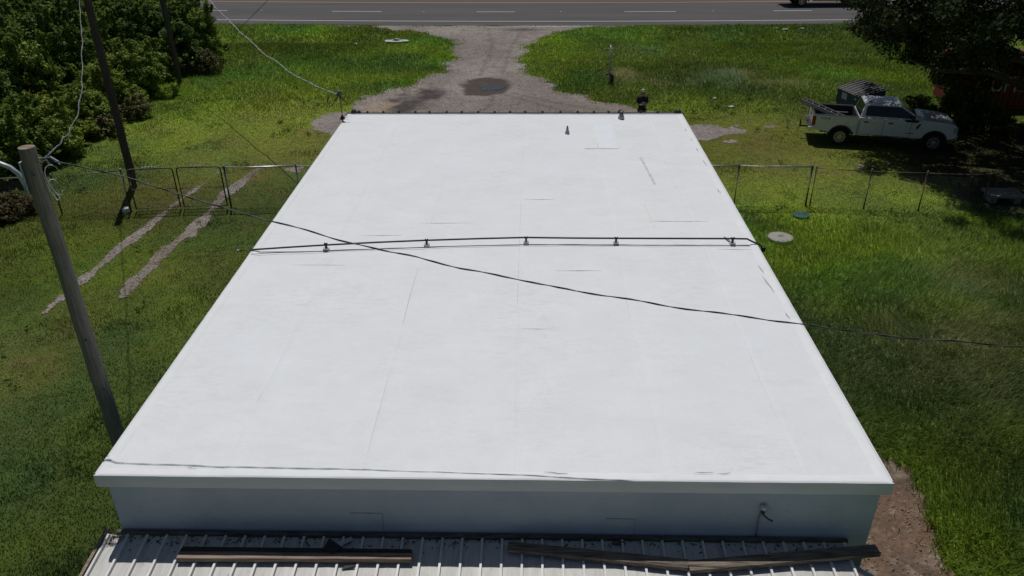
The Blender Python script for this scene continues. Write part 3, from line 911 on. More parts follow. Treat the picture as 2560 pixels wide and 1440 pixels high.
for k, (dx, dz, w) in enumerate(((-0.3, -0.35, 0.30), (-0.2, -0.3, 0.18), (0.3, -0.25, 0.2), (-0.25, -0.22, 0.26))):
    pts = []
    for j in range(13):
        t = j/12
        pts.append((mp[0]+dx*math.sin(math.pi*t)*0.9 - (0.38*t if dx < 0 else 0), mp[1]-0.03-0.02*k, mp[2]+0.9 + dz*1.5*math.sin(math.pi*t)*0.9 - 0.04*t))
    mb = MB(mp); mb.tube(pts, 0.009, 5); mb.build('cable_loop', M['cable_black'], mast)
pts = [(mp[0]+0.05+0.14*math.sin(t), mp[1]+0.02, mp[2]+0.12+0.06*math.cos(t)) for t in np.linspace(0, 3.0, 9)]
mb = MB(mp); mb.tube(pts, 0.006, 5); mb.build('ground_wire', M['galv_dark'], mast)

# ------------------------------------------------------------------ lean-to shed on the near side
SX0, SX1, SY1, SY0 = -6.62, 4.83, WY0-0.02, 5.9
def sz(y): return 2.2 - 0.075*(SY1-y)
SC = (-0.9, 7.4, 0)
shed = tag(empty('lean_to_shed', SC), 'low lean-to shed with pale standing seam metal roof', 'shed')
def S(): return MB(SC)
nrib = 38
rx = [SX0+0.05 + (SX1-SX0-0.06)*k/(nrib-1) for k in range(nrib)]
for k in range(nrib-1):
    a, b = rx[k]+0.003, rx[k+1]-0.003
    jz = random.uniform(-.003, .003)
    ya = SY1-0.09+random.uniform(-.01, .01)
    mb = S()
    n = 6
    vs, fs = [], []
    for j in range(n+1):
        y = ya + (SY0-ya)*j/n
        cz = random.uniform(-.003, .003)
        for xx, dz in ((a, 0), ((a+b)/2, 0.004+cz), (b, 0)):
            vs.append((xx, y, sz(y)+dz+jz))
    for j in range(n):
        for c in range(2):
            fs.append((j*3+c, j*3+c+1, (j+1)*3+c+1, (j+1)*3+c))
    mb.add(vs, fs)
    mb.build('roof_panel', M['shed'], shed)
for k in range(nrib):
    mb = S()
    ya = SY1-0.1
    mb.bar((rx[k], ya, sz(ya)+0.025), (rx[k]+random.uniform(-.004, .004), SY0, sz(SY0)+0.025), 0.034, 0.058)
    mb.build('seam_rib', M['rib'], shed)
mb = S(); mb.box(((SX0+4.95)/2+0.05, SY1-0.045, 2.225), (4.95-SX0-0.2, 0.07, 0.045)); mb.build('header_board', M['header'], shed, bevel=0.008)
mb = S(); mb.bar((SX0-0.02, SY1+0.02, 2.2), (SX0-0.02, SY0, sz(SY0)), 0.05, 0.12); mb.build('rake_trim', M['wood_old'], shed)
mb = S(); mb.bar((SX0+0.05, SY1-0.06, 2.16), (SX0+0.05, SY0+0.02, sz(SY0)-0.05), 0.06, 0.05); mb.build('rake_trim', M['grey_metal'], shed)
for c, s in ((((SX0+SX1)/2, SY0+0.2, 0.9), (SX1-SX0-0.3, 0.12, 1.8)), ((SX0+0.25, (SY0+SY1)/2, 0.95), (0.12, SY1-SY0-0.6, 1.9)), ((SX1-0.25, (SY0+SY1)/2, 0.95), (0.12, SY1-SY0-0.6, 1.9))):
    mb = S(); mb.box(c, s); mb.build('shed_wall', M['wall_low'], shed)
# leaf litter along the header
def litter():
    n = 520
    vs, fs, cs = [], [], []
    for k in range(n):
        x = SX0+0.1+ (random.random()**1.6)*(SX1-SX0-0.2)
        y = SY1-0.1-abs(random.gauss(0, .09))
        s = random.uniform(.008, .028)
        an = random.uniform(0, 6.28)
        z = sz(y)+0.006+random.uniform(0, .008)
        c, d = math.cos(an)*s, math.sin(an)*s
        i = len(vs)
        vs += [(x-c-SC[0], y-d-SC[1], z), (x-d*.5-SC[0], y+c*.5-SC[1], z+.004), (x+c-SC[0], y+d-SC[1], z), (x+d*.5-SC[0], y-c*.5-SC[1], z+.002)]
        fs.append((i, i+1, i+2, i+3))
        q = random.choice(((0.07, 0.04, 0.025), (0.035, 0.025, 0.02), (0.10, 0.055, 0.03), (0.02, 0.018, 0.016)))
        cs += [q]*4
    o = mesh_np('leaf_litter', np.array(vs), np.array(fs), M['stone'], shed, col=np.array(cs))
    o['kind'] = 'stuff'
litter()

def board(name, a, b, w, h, mat, label, cat='board'):
    a, b = Vector(a), Vector(b)
    mid = (a+b)/2
    mb = MB(mid)
    n = 10
    s, u = frame_of(b-a)
    rings = []
    for k in range(n+1):
        p = a.lerp(b, k/n)
        ww = w*(1+random.uniform(-.012, .012))
        rings.append([p + s*(sx*ww/2) + u*(sy*h/2+random.uniform(-.002, .002)) for sx, sy in ((-1, -1), (1, -1), (1, 1), (-1, 1))])
    mb.loft(rings)
    o = mb.build(name, mat, bevel=0.004)
    o.location = mid
    return tag(o, label, cat)
zb = 0.085
board('plank', (-5.3, 8.40, sz(8.40)+zb), (-1.76, 8.43, sz(8.43)+zb), 0.19, 0.075, M['wood_old'], 'weathered brown plank lying parallel to the wall on shed roof')
board('plank', (-0.32, 8.63, sz(8.63)+zb-0.01), (2.36, 8.33, sz(8.33)+zb), 0.17, 0.07, M['wood_dark'], 'dark plank slanting away from the wall in middle of shed roof')
board('plank', (2.36, 8.29, sz(8.29)+zb+0.004), (5.25, 8.62, sz(8.62)+zb+0.02), 0.19, 0.07, M['wood_dark'], 'dark plank overhanging the right end of the shed roof')
# roofing felt flaps on the left plank and scraps
def scrap(name, pts, mat, label, cat='scrap'):
    c = sum((Vector(p) for p in pts), Vector())/len(pts)
    mb = MB(c)
    mb.add(list(pts)+[tuple(Vector(p)-Vector((0, 0, .006))) for p in pts], [tuple(range(len(pts))), tuple(range(2*len(pts)-1, len(pts)-1, -1))]+[(i, (i+1) % len(pts), len(pts)+(i+1) % len(pts), len(pts)+i) for i in range(len(pts))])
    o = mb.build(name, mat)
    o.location = c
    return tag(o, label, cat)
z0 = sz(8.5)+0.13
scrap('plank_shade_strip', [(-5.29, 8.435, z0), (-5.27, 8.52, z0-.002), (-4.2, 8.515, z0+.004), (-3.2, 8.52, z0), (-1.78, 8.52, z0), (-1.77, 8.46, z0-.002), (-2.1, 8.455, z0+.005), (-3.2, 8.44, z0+.003), (-4.4, 8.445, z0)], M['black'], 'black strip standing in for shade along the weathered brown plank', 'shade strip')  # black strip put where eave shade covers the plank's back half
scrap('felt_flap', [(-3.12, 8.49, z0+.01), (-3.06, 8.66, z0+.06), (-2.82, 8.52, z0+.02), (-2.95, 8.42, z0+.012)], M['black'], 'curled black felt scrap on top of weathered brown plank', 'scrap')
scrap('metal_scrap', [(-3.04, 8.66, sz(8.66)+.05), (-2.75, 8.80, sz(8.8)+.06), (-2.73, 8.74, sz(8.7)+.05), (-2.93, 8.60, sz(8.6)+.05)], M['paint_steel'], 'bluish bent metal scrap between wall and brown plank', 'scrap')
scrap('felt_scrap', [(-2.80, 8.22, sz(8.2)+.03), (-2.62, 8.25, sz(8.2)+.035), (-2.55, 8.29, sz(8.2)+.06), (-2.76, 8.28, sz(8.2)+.05)], M['black'], 'small black felt scrap below weathered brown plank', 'scrap')
mb = MB((1.45, 8.75, 2.2)); mb.box((1.38, 8.77, sz(8.77)+.035), (0.2, 0.06, 0.04), Matrix.Rotation(.1, 3, 'Z')); o = mb.build('rotten_wood_chunk', M['header'], bevel=.01); o.location = (1.45, 8.75, 2.2)
tag(o, 'dark rotten wood chunk against the shed header board', 'wood chunk')
mb = MB((5.0, 8.4, 2.1)); mb.bar((4.75, 8.55, 2.12), (5.12, 8.30, 2.05), 0.10, 0.012); mb.bar((4.75, 8.55, 2.12), (5.12, 8.30, 2.05), 0.02, 0.03); o = mb.build('metal_flashing', M['paint_steel'], bevel=.004); o.location = (5.0, 8.4, 2.1)
tag(o, 'pale bent metal flashing piece poking out under overhanging plank', 'flashing')

# ------------------------------------------------------------------ utility poles and wires
def pole(name, x, y, h, r0, r1, mat, label):
    e = tag(empty(name, (x, y, 0)), label, 'utility pole')
    mb = MB()
    n = 14
    pts, rs = [], []
    for k in range(n+1):
        u = k/n
        pts.append((random.uniform(-.008, .008), random.uniform(-.008, .008), -0.3+u*(h+0.3)))
        rs.append(r0+(r1-r0)*u+random.uniform(-.003, .003))
    mb.tube(pts, rs, 20)
    mb.build('shaft', mat, e, smooth=False)
    return e
PX_, PY_ = -7.3, 10.83
p1 = pole('utility_pole', PX_, PY_, 7.84, 0.136, 0.112, M['pole_grey'], 'grey weathered wooden pole with lamp arm beside the roof corner')
mb = MB(); mb.lathe([(0.108, 7.842), (0.05, 7.85)], n=16); mb.build('cut_top', M['wood_old'], p1)
mb = MB(); mb.box((-0.132, -0.02, 7.38), (0.03, 0.11, 0.5)); br_ = mb.build('lamp_bracket', M['paint_steel'], p1, bevel=.006)
pts = [(-0.185, -0.02, 7.12), (-0.19, -0.02, 7.3), (-0.23, -0.02, 7.44), (-0.32, -0.02, 7.54), (-0.45, -0.02, 7.60), (-0.7, -0.02, 7.62), (-1.4, -0.02, 7.64)]
mb = MB(); mb.tube(pts, 0.034, 12); mb.build('lamp_arm', M['paint_steel'], p1, smooth=True)
mb = MB(); mb.lathe([(0.03, 0), (0.11, 0.03), (0.15, 0.14), (0.10, 0.24), (0.03, 0.27)], (-1.5, -0.02, 7.45), n=14); mb.build('lamp_head', M['paint_steel'], p1, smooth=True)
for zz in (7.22, 7.52):
    mb = MB(); mb.lathe([(0.014, 0), (0.014, 0.03)], (-0.145, -0.02, zz), (-1, 0, 0), 6); mb.build('bolt', M['galv_dark'], br_)
for dx, dz, s in ((0.30, -0.25, 0.16), (0.26, -0.4, 0.11)):
    pts = [(dx+s*math.cos(t)*0.7, -0.05+0.03*math.sin(t*2), 7.6+dz+s*math.sin(t)*1.5) for t in np.linspace(0.6, 5.6, 14)]
    mb = MB(); mb.tube(pts, 0.008, 5); mb.build('cable_loop', M['cable_grey'], p1)
mb = MB(); mb.tube([(0.1, 0.02, 7.66), (0.3, 0.02, 7.68), (0.42, 0, 7.6)], 0.02, 6); mb.tube([(0.1, 0.0, 7.60), (0.26, -0.03, 7.66), (0.3, -0.05, 7.58)], 0.012, 5); mb.build('wire_clamp', M['galv'], p1)
for zz, an in ((4.6, -1.2), (3.6, -0.9), (7.45, -1.1)):
    mb = MB(); c, s_ = math.cos(an), math.sin(an)
    mb.tube([(c*0.12+s_*-0.04, s_*0.12+c*-0.04, zz), (c*0.126, s_*0.126, zz+.008), (c*0.12+s_*0.04, s_*0.12+c*0.04, zz+.012)], 0.011, 5); mb.build('crack', M['header'], p1)
for k in range(9):
    an = -2.6+0.32*k+random.uniform(-.1, .1)
    z0_ = random.uniform(1.0, 6.2); zl = random.uniform(0.5, 1.6)
    mb = MB()
    mb.tube([((0.136-0.024*zz/7.84-0.0035)*math.cos(an+.05*math.sin(zz*3)), (0.136-0.024*zz/7.84-0.0035)*math.sin(an+.05*math.sin(zz*3)), zz) for zz in np.linspace(z0_, min(7.7, z0_+zl), 8)], [0.002, 0.004, 0.006, 0.006, 0.006, 0.005, 0.004, 0.002], 5)
    mb.build('crack', M['header'], p1)
p2 = pole('utility_pole', -15.83, 29.26, 9.6, 0.155, 0.125, M['pole_dark'], 'dark creosote utility pole standing behind the chain link gate')
mb = MB(); mb.lathe([(0.013, 0), (0.013, 0.1)], (0, -0.14, 3.2), (0, -1, 0), 6); mb.build('bolt', M['galv'], p2)
p3 = pole('utility_pole', -20.3, 45.3, 9.2, 0.155, 0.125, M['pole_dark'], 'dark utility pole rising out of the thicket near the highway')
mb = MB(); mb.box((-0.15, -0.06, 4.3), (0.05, 0.1, 1.2)); mb.build('riser_guard', M['galv'], p3)

def cable(name, pts, mats, r, off, pitch, label, cat='cable', strands=2, wobble=0.006):
    """twisted strands along a polyline, each strand a part"""
    P = [Vector(p) for p in pts]
    # resample
    seg = [0]
    for a, b in zip(P[:-1], P[1:]): seg.append(seg[-1]+(b-a).length)
    L = seg[-1]
    n = max(40, int(L/(pitch/7)))
    e = tag(empty(name, P[0]), label, cat)
    S_ = np.linspace(0, L, n)
    arr = np.array([tuple(p) for p in P])
    pos = np.stack([np.interp(S_, seg, arr[:, i]) for i in range(3)], 1)
    # smooth the polyline
    for _ in range(60):
        pos[1:-1] = 0.25*pos[:-2]+0.5*pos[1:-1]+0.25*pos[2:]
    wob = np.cumsum(rng.normal(size=(n, 3)), axis=0)
    ks = max(3, int(0.5/(L/n)))
    wob = np.stack([np.convolve(wob[:, i]-np.convolve(wob[:, i], np.ones(ks*4+1)/(ks*4+1), 'same'), np.ones(ks)/ks, 'same') for i in range(3)], 1)
    wob[:ks*3] = 0; wob[-ks*3:] = 0
    pos = pos + wob*wobble/max(1e-6, wob.std())
    ph = np.cumsum(0.75+0.5*rng.random(n))*(2*math.pi/ (pitch/(L/n)))
    for s in range(strands):
        d = Vector(P[-1]-P[0]).normalized()
        a, b = frame_of(d)
        mb = MB(P[0])
        q = []
        for i in range(n):
            t = ph[i]+2*math.pi*s/strands
            q.append(Vector(pos[i]) + a*(math.cos(t)*off) + b*(math.sin(t)*off))
        mb.tube(q, r, 5)
        mb.build('strand', mats[s % len(mats)], e, smooth=True)
    return e
def sag(a, b, s, n=24):
    a, b = Vector(a), Vector(b)
    return [a.lerp(b, k/n) - Vector((0, 0, 4*s*(k/n)*(1-k/n))) for k in range(n+1)]
cable('overhead_cable', [(-7.15, 10.85, 7.66), (-6.9, 10.82, 7.69), (-5.96, 10.7, 7.46), (-5.21, 10.61, 7.25), (-3.7, 10.42, 6.82), (-2.59, 10.29, 6.58), (-1.3, 10.13, 6.34), (-0.15, 9.99, 6.12), (1.84, 9.74, 5.89), (3.78, 9.51, 5.71), (5.12, 9.34, 5.61), (6.71, 9.15, 5.59), (9, 8.87, 5.68), (12, 8.5, 6.1), (16, 8.0, 6.9)],
      (M['cable_black'], M['galv_dark']), 0.0075, 0.0065, 0.9, 'black twisted cable sagging over the white roof from grey pole')
cable('overhead_cable', [(-7.2, 10.95, 7.6), (-7.55, 11.79, 7.47), (-8.29, 13.36, 7.08), (-9.82, 16.59, 6.58), (-11.35, 19.81, 6.55), (-12.72, 22.7, 6.95), (-13.81, 25.01, 7.44), (-15.0, 27.5, 8.1), (-15.75, 29.1, 8.6)],
      (M['cable_dull'], M['cable_dull'], M['galv_dark']), 0.0065, 0.0065, 1.5, 'pale twisted cable from grey pole up to the dark pole', strands=3, wobble=0.011)
cable('overhead_cable', [(-6.62, 26.8, 4.28), (-6.96, 26.89, 4.29), (-8.36, 28.97, 4.19), (-9.88, 31.23, 4.22), (-11.59, 33.78, 4.42), (-12.81, 35.58, 4.70), (-14.49, 38.08, 5.1), (-15.59, 39.72, 5.38), (-17.6, 42.6, 6.1), (-20.25, 45.2, 7.3)],
      (M['cable_grey'], M['cable_grey'], M['galv']), 0.011, 0.012, 1.7, 'pale twisted service cable rising from roof mast toward thicket pole', strands=3, wobble=0.02)
mb = MB((-20.3, 45.3, 8.6))
mb.tube(sag((-20.3, 45.3, 8.6), (-26.6, 92, 9.0), 0.7), 0.03, 6)
o = mb.build('road_crossing_cable', M['cable_black']); o.location = (-20.3, 45.3, 8.6)
tag(o, 'black cable crossing above the highway from the thicket pole', 'cable')

# ------------------------------------------------------------------ chain link fence and gate
def chain(mb, a, b, z0, z1, pitch=0.07, r=0.0021):
    a, b = Vector(a), Vector(b)
    L = (b-a).length
    d = (b-a)/L
    h = z1-z0
    n = int((L+h)/pitch)
    for s in (0, 1):
        for k in range(-int(h/pitch), int(L/pitch)+1):
            u0, u1 = k*pitch, k*pitch+h
            c0, c1 = max(u0, 0), min(u1, L)
            if c1-c0 < 0.02: continue
            zz0, zz1 = z0+(c0-u0), z0+(c1-u0)
            if s: zz0, zz1 = z1-(c0-u0), z1-(c1-u0)
            p, q = a+d*c0, a+d*c1
            mb.tube([(p.x, p.y, zz0), (q.x, q.y, zz1)], r, 3, caps=False)
def fence(name, pts, heights, rail_r, label, mats, tops):
    e = tag(empty(name, (pts[0][0], pts[0][1], 0)), label, 'fence')
    off = (pts[0][0], pts[0][1], 0)
    for i, ((x, y), h) in enumerate(zip(pts, heights)):
        g0 = float(gz(np.array([x]), np.array([y]))[0])
        big = i in tops
        mb = MB(off); mb.tube([(x, y, g0-0.1), (x, y, g0+h)], 0.044 if big else 0.031, 10); p = mb.build('post', mats[1] if big else mats[0], e, smooth=True)
        mb = MB(off); mb.lathe([(0.045 if big else 0.03, 0), (0.045 if big else 0.03, 0.03), (0.02, 0.06)], (x, y, g0+h), n=10); mb.build('post_cap', M['galv'], p)
    for i in range(len(pts)-1):
        a, b = pts[i], pts[i+1]
        ga = float(gz(np.array([a[0]]), np.array([a[1]]))[0]); gb = float(gz(np.array([b[0]]), np.array([b[1]]))[0])
        ha, hb = heights[i]-0.03+ga, heights[i+1]-0.03+gb
        mb = MB(off); mb.tube([(a[0], a[1]-.01, ha), ((a[0]+b[0])/2, (a[1]+b[1])/2-.01, (ha+hb)/2-.012), (b[0], b[1]-.01, hb)], rail_r[i], 8); mb.build('top_rail', mats[2] if rail_r[i] > 0.022 else mats[0], e, smooth=True)
        mb = MB(off); chain(mb, (a[0], a[1]-.03, 0), (b[0], b[1]-.03, 0), max(ga, gb)+0.03, min(ha, hb)-0.01)
        o = mb.build('chain_link_mesh', M['mesh_wire'], e)
        o['kind'] = 'stuff'
MS = (M['galv_dark'], M['galv_dark'], M['galv'])
fence('chain_link_fence', [(-24.5, 25.6), (-20.9, 26.0), (-17.2, 26.35), (-14.75, 26.6)], [1.45, 1.47, 1.5, 1.62], [0.018, 0.018, 0.018], 'low chain link fence running left from the double gate', MS, (3,))
fence('chain_link_fence', [(-11.15, 27.0), (-8.55, 27.12), (-6.62, 27.22)], [1.62, 1.62, 1.62], [0.03, 0.03], 'short chain link fence with shiny rail between gate and building', MS, (0,))
fence('chain_link_fence', [(5.4, 27.2), (7.52, 27.23), (10.15, 27.24)], [1.62, 1.6, 1.56], [0.03, 0.03], 'short chain link fence with shiny rail at building right side', MS, (2,))
fence('chain_link_fence', [(10.3, 27.22), (12.17, 26.95), (14.05, 26.75), (16.2, 26.6), (18.6, 26.5), (21.5, 26.4)], [1.52, 1.5, 1.5, 1.48, 1.48, 1.48], [0.017]*5, 'rusty chain link fence running into the oak shade', (M['rust'], M['rust'], M['rust']), ())
def gate(x0, y0, x1, y1, label):
    a, b = Vector((x0, y0, 0)), Vector((x1, y1, 0))
    e = tag(empty('chain_link_gate', (x0, y0, 0)), label, 'gate', 'double chain link gate leaves')
    off = (x0, y0, 0)
    g0 = float(gz(np.array([(x0+x1)/2]), np.array([(y0+y1)/2]))[0])
    d = (b-a).normalized()
    z0, z1, rr_ = g0+0.1, g0+1.62, 0.12
    L = (b-a).length
    path = [(0, z0)]
    for t in np.linspace(0, 90, 5): path.append((rr_-rr_*math.cos(R(t)), z1-rr_+rr_*math.sin(R(t))))
    for t in np.linspace(0, 90, 5): path.append((L-rr_+rr_*math.sin(R(t)), z1-rr_+rr_*math.cos(R(t))))
    path.append((L, z0))
    mb = MB(off); mb.tube([tuple(a+d*u+Vector((0, 0, z))) for u, z in path], 0.026, 8); mb.tube([tuple(a+Vector((0, 0, z0))), tuple(b+Vector((0, 0, z0)))], 0.024, 8); mb.build('gate_frame', M['galv_dark'], e, smooth=True)
    zm = g0+0.83
    mb = MB(off); mb.tube([tuple(a+Vector((0, 0, zm))), tuple(b+Vector((0, 0, zm)))], 0.02, 8); mb.build('mid_rail', M['rust'], e, smooth=True)
    mb = MB(off); chain(mb, a+d*.03-Vector((0, .01, 0)), b-d*.03-Vector((0, .01, 0)), z0+0.02, z1-0.03); o = mb.build('chain_link_mesh', M['mesh_wire'], e); o['kind'] = 'stuff'
    mb = MB(off)
    for k in range(5):
        c = a+d*(L*(0.36+0.07*k))
        mb.tube([tuple(c+d*(0.05*math.cos(t))+Vector((0, 0.02*math.sin(t*2), z1+0.035+0.04*math.sin(t)))) for t in np.linspace(0, 5.8, 9)], 0.006, 4)
    mb.build('wire_coil', M['galv'], e)
    for zz in (g0+0.35, g0+1.3):
        mb = MB(off); q = a if x0 < -13.5 else b; mb.lathe([(0.035, 0), (0.035, 0.06)], (q.x, q.y, zz), n=8); mb.build('hinge', M['galv_dark'], e)
gate(-14.55, 26.62, -12.98, 26.84, 'gate leaf next to the small white bag, standing left')
gate(-12.85, 26.86, -11.28, 26.98, 'gate leaf hung next to the short shiny railed fence')

# ------------------------------------------------------------------ lids, slab, post, litter
def disc(name, x, y, r, h, mat, label, cat):
    g0 = float(gz(np.array([x]), np.array([y]))[0])
    e = tag(empty(name, (x, y, g0)), label, cat)
    mb = MB(); mb.lathe([(r*1.02, -0.1), (r*1.02, h-0.03), (r, h-0.01), (r*0.96, h), (0.02, h+0.012)], n=36); mb.build('lid', mat, e, smooth=False)
    return e
e = disc('septic_lid', 9.7, 26.25, 0.29, 0.09, M['green_lid'], 'round dark green plastic lid in grass before the fence', 'lid')
for k in range(8):
    mb = MB(); t = k*math.pi/4; mb.bar((0.06*math.cos(t), 0.06*math.sin(t), 0.104), (0.26*math.cos(t), 0.26*math.sin(t), 0.095), 0.015, 0.012); mb.build('lid_rib', M['green_lid'], e)
e = disc('concrete_lid', 8.42, 24.3, 0.41, 0.12, M['concrete'], 'round pale concrete lid in the grass beside the building', 'lid')
mb = MB(); mb.tube([(-0.08, 0, 0.13), (-0.06, 0, 0.17), (0.06, 0, 0.17), (0.08, 0, 0.13)], 0.01, 6); mb.build('lift_handle', M['rust'], e)
g0 = float(gz(np.array([17.5]), np.array([27.7]))[0])
e = tag(empty('concrete_slab', (17.55, 27.75, g0), R(-3)), 'dim concrete slab cover on blocks in the oak shade', 'slab')
mb = MB(); mb.box((0, 0, 0.3), (1.25, 0.85, 0.1)); mb.build('slab_top', M['concrete_dark'], e, bevel=.02)
for sx in (-.42, .42):
    mb = MB(); mb.box((sx, 0, 0.1), (0.22, 0.6, 0.3)); mb.build('block', M['concrete_dark'], e, bevel=.01)

g0 = float(gz(np.array([4.4]), np.array([44.8]))[0])
e = tag(empty('hydrant_post', (4.4, 44.8, g0)), 'slim grey metal post with side pegs in the tall grass', 'post')
mb = MB(); mb.tube([(0, 0, -0.1), (0.0, 0, 0.6), (0.03, 0, 1.55), (0.02, 0, 1.72)], [0.07, 0.065, 0.055, 0.05], 10); mb.build('post_shaft', M['galv'], e, smooth=True)
mb = MB(); mb.tube([(0.02, 0, 1.7), (0.0, 0, 2.16)], [0.042, 0.03], 10); mb.build('post_tip', M['white_trash'], e, smooth=True)
mb = MB(); mb.tube([(-0.17, 0, 1.98), (0.17, 0, 1.99)], 0.022, 8); mb.build('side_peg', M['white_trash'], e)
mb = MB(); mb.box((0.06, -0.03, 1.76), (0.09, 0.06, 0.14)); mb.build('clamp', M['white_trash'], e, bevel=.01)
mb = MB(); mb.box((-0.03, -0.08, 1.05), (0.04, 0.03, 0.22)); mb.build('tag_plate', M['galv'], e)
mb = MB(); mb.box((-0.12, -0.02, 0.55), (0.11, 0.1, 0.1)); mb.box((0.1, -0.02, 0.56), (0.09, 0.1, 0.1)); mb.build('valve', M['black'], e, bevel=.02)
mb = MB(); mb.box((0.16, 0.05, 0.22), (0.2, 0.2, 0.62)); mb.build('meter_box', M['gutter'], e, bevel=.02)

def crumple(name, x, y, z, s, mat, label, cat, seed, rz=0.0, amp=1.0):
    rnd = random.Random(seed)
    bm = bmesh.new()
    bmesh.ops.create_icosphere(bm, subdivisions=3, radius=1.0)
    for v in bm.verts:
        d = v.co.normalized()
        k = 1 + amp*(0.22*math.sin(d.x*5+seed)*math.cos(d.y*6+seed*2) + 0.14*math.sin(d.z*9+seed)) + rnd.uniform(-.05, .05)
        v.co = Vector((d.x*s[0]*k, d.y*s[1]*k, d.z*s[2]*k))
    me = bpy.data.meshes.new(name)
    bm.to_mesh(me); bm.free()
    me.materials.append(mat)
    o = bpy.data.objects.new(name, me)
    COL.objects.link(o)
    g0 = float(gz(np.array([x]), np.array([y]))[0])
    o.location = (x, y, g0+z)
    o.rotation_euler = (0, 0, rz)
    return tag(o, label, cat)
crumple('plastic_bag', -14.85, 26.45, 0.12, (0.12, 0.11, 0.12), M['white_trash'], 'small round white bag at the foot of gate post', 'bag', 3)
crumple('plastic_sheet', -9.3, 56.0, 0.12, (0.66, 0.26, 0.14), M['dull_white'], 'long crumpled white plastic sheet in the roadside grass', 'plastic sheet', 5, 0.1, 2.1)
crumple('plastic_scrap', -12.1, 55.7, 0.08, (0.14, 0.14, 0.06), M['white_trash'], 'tiny white scrap next to the yellow stake in roadside grass', 'litter', 8)
crumple('paper_scrap', 10.2, 40.0, 0.05, (0.16, 0.12, 0.05), M['dull_white'], 'flat white scrap on worn grass left of the dumpster', 'litter', 9)
crumple('paper_scrap', 9.7, 41.6, 0.05, (0.11, 0.1, 0.04), M['dull_white'], 'smaller dull scrap in grass behind the flat white scrap', 'litter', 12)
for k, (x, y, s) in enumerate(((18.6, 60.3, 0.3), (19.9, 60.4, 0.28), (18.1, 60.6, 0.16))):
    crumple('roadside_litter', x, y, 0.06, (s*0.7, s*0.4, 0.05), M['dull_white'], 'pale litter scrap on the highway verge near the oak', 'litter', 20+k)
    bpy.context.scene.objects[-1] if False else None
for o in list(scene.objects):
    if o.name.startswith('roadside_litter'): o['group'] = 'pale litter on the verge'
mb = MB(); mb.tube([(0.12, 0, 0.0), (-0.12, 0, 0.55)], 0.035, 8); mb.tube([(-0.12, 0, 0.5), (-0.135, 0, 0.58)], 0.045, 8)
o = mb.build('marker_stake', M['yellow']); o.location = (-13.0, 56.3, float(gz(np.array([-13.0]), np.array([56.3]))[0]))
tag(o, 'leaning yellow marker stake in the roadside grass', 'stake')

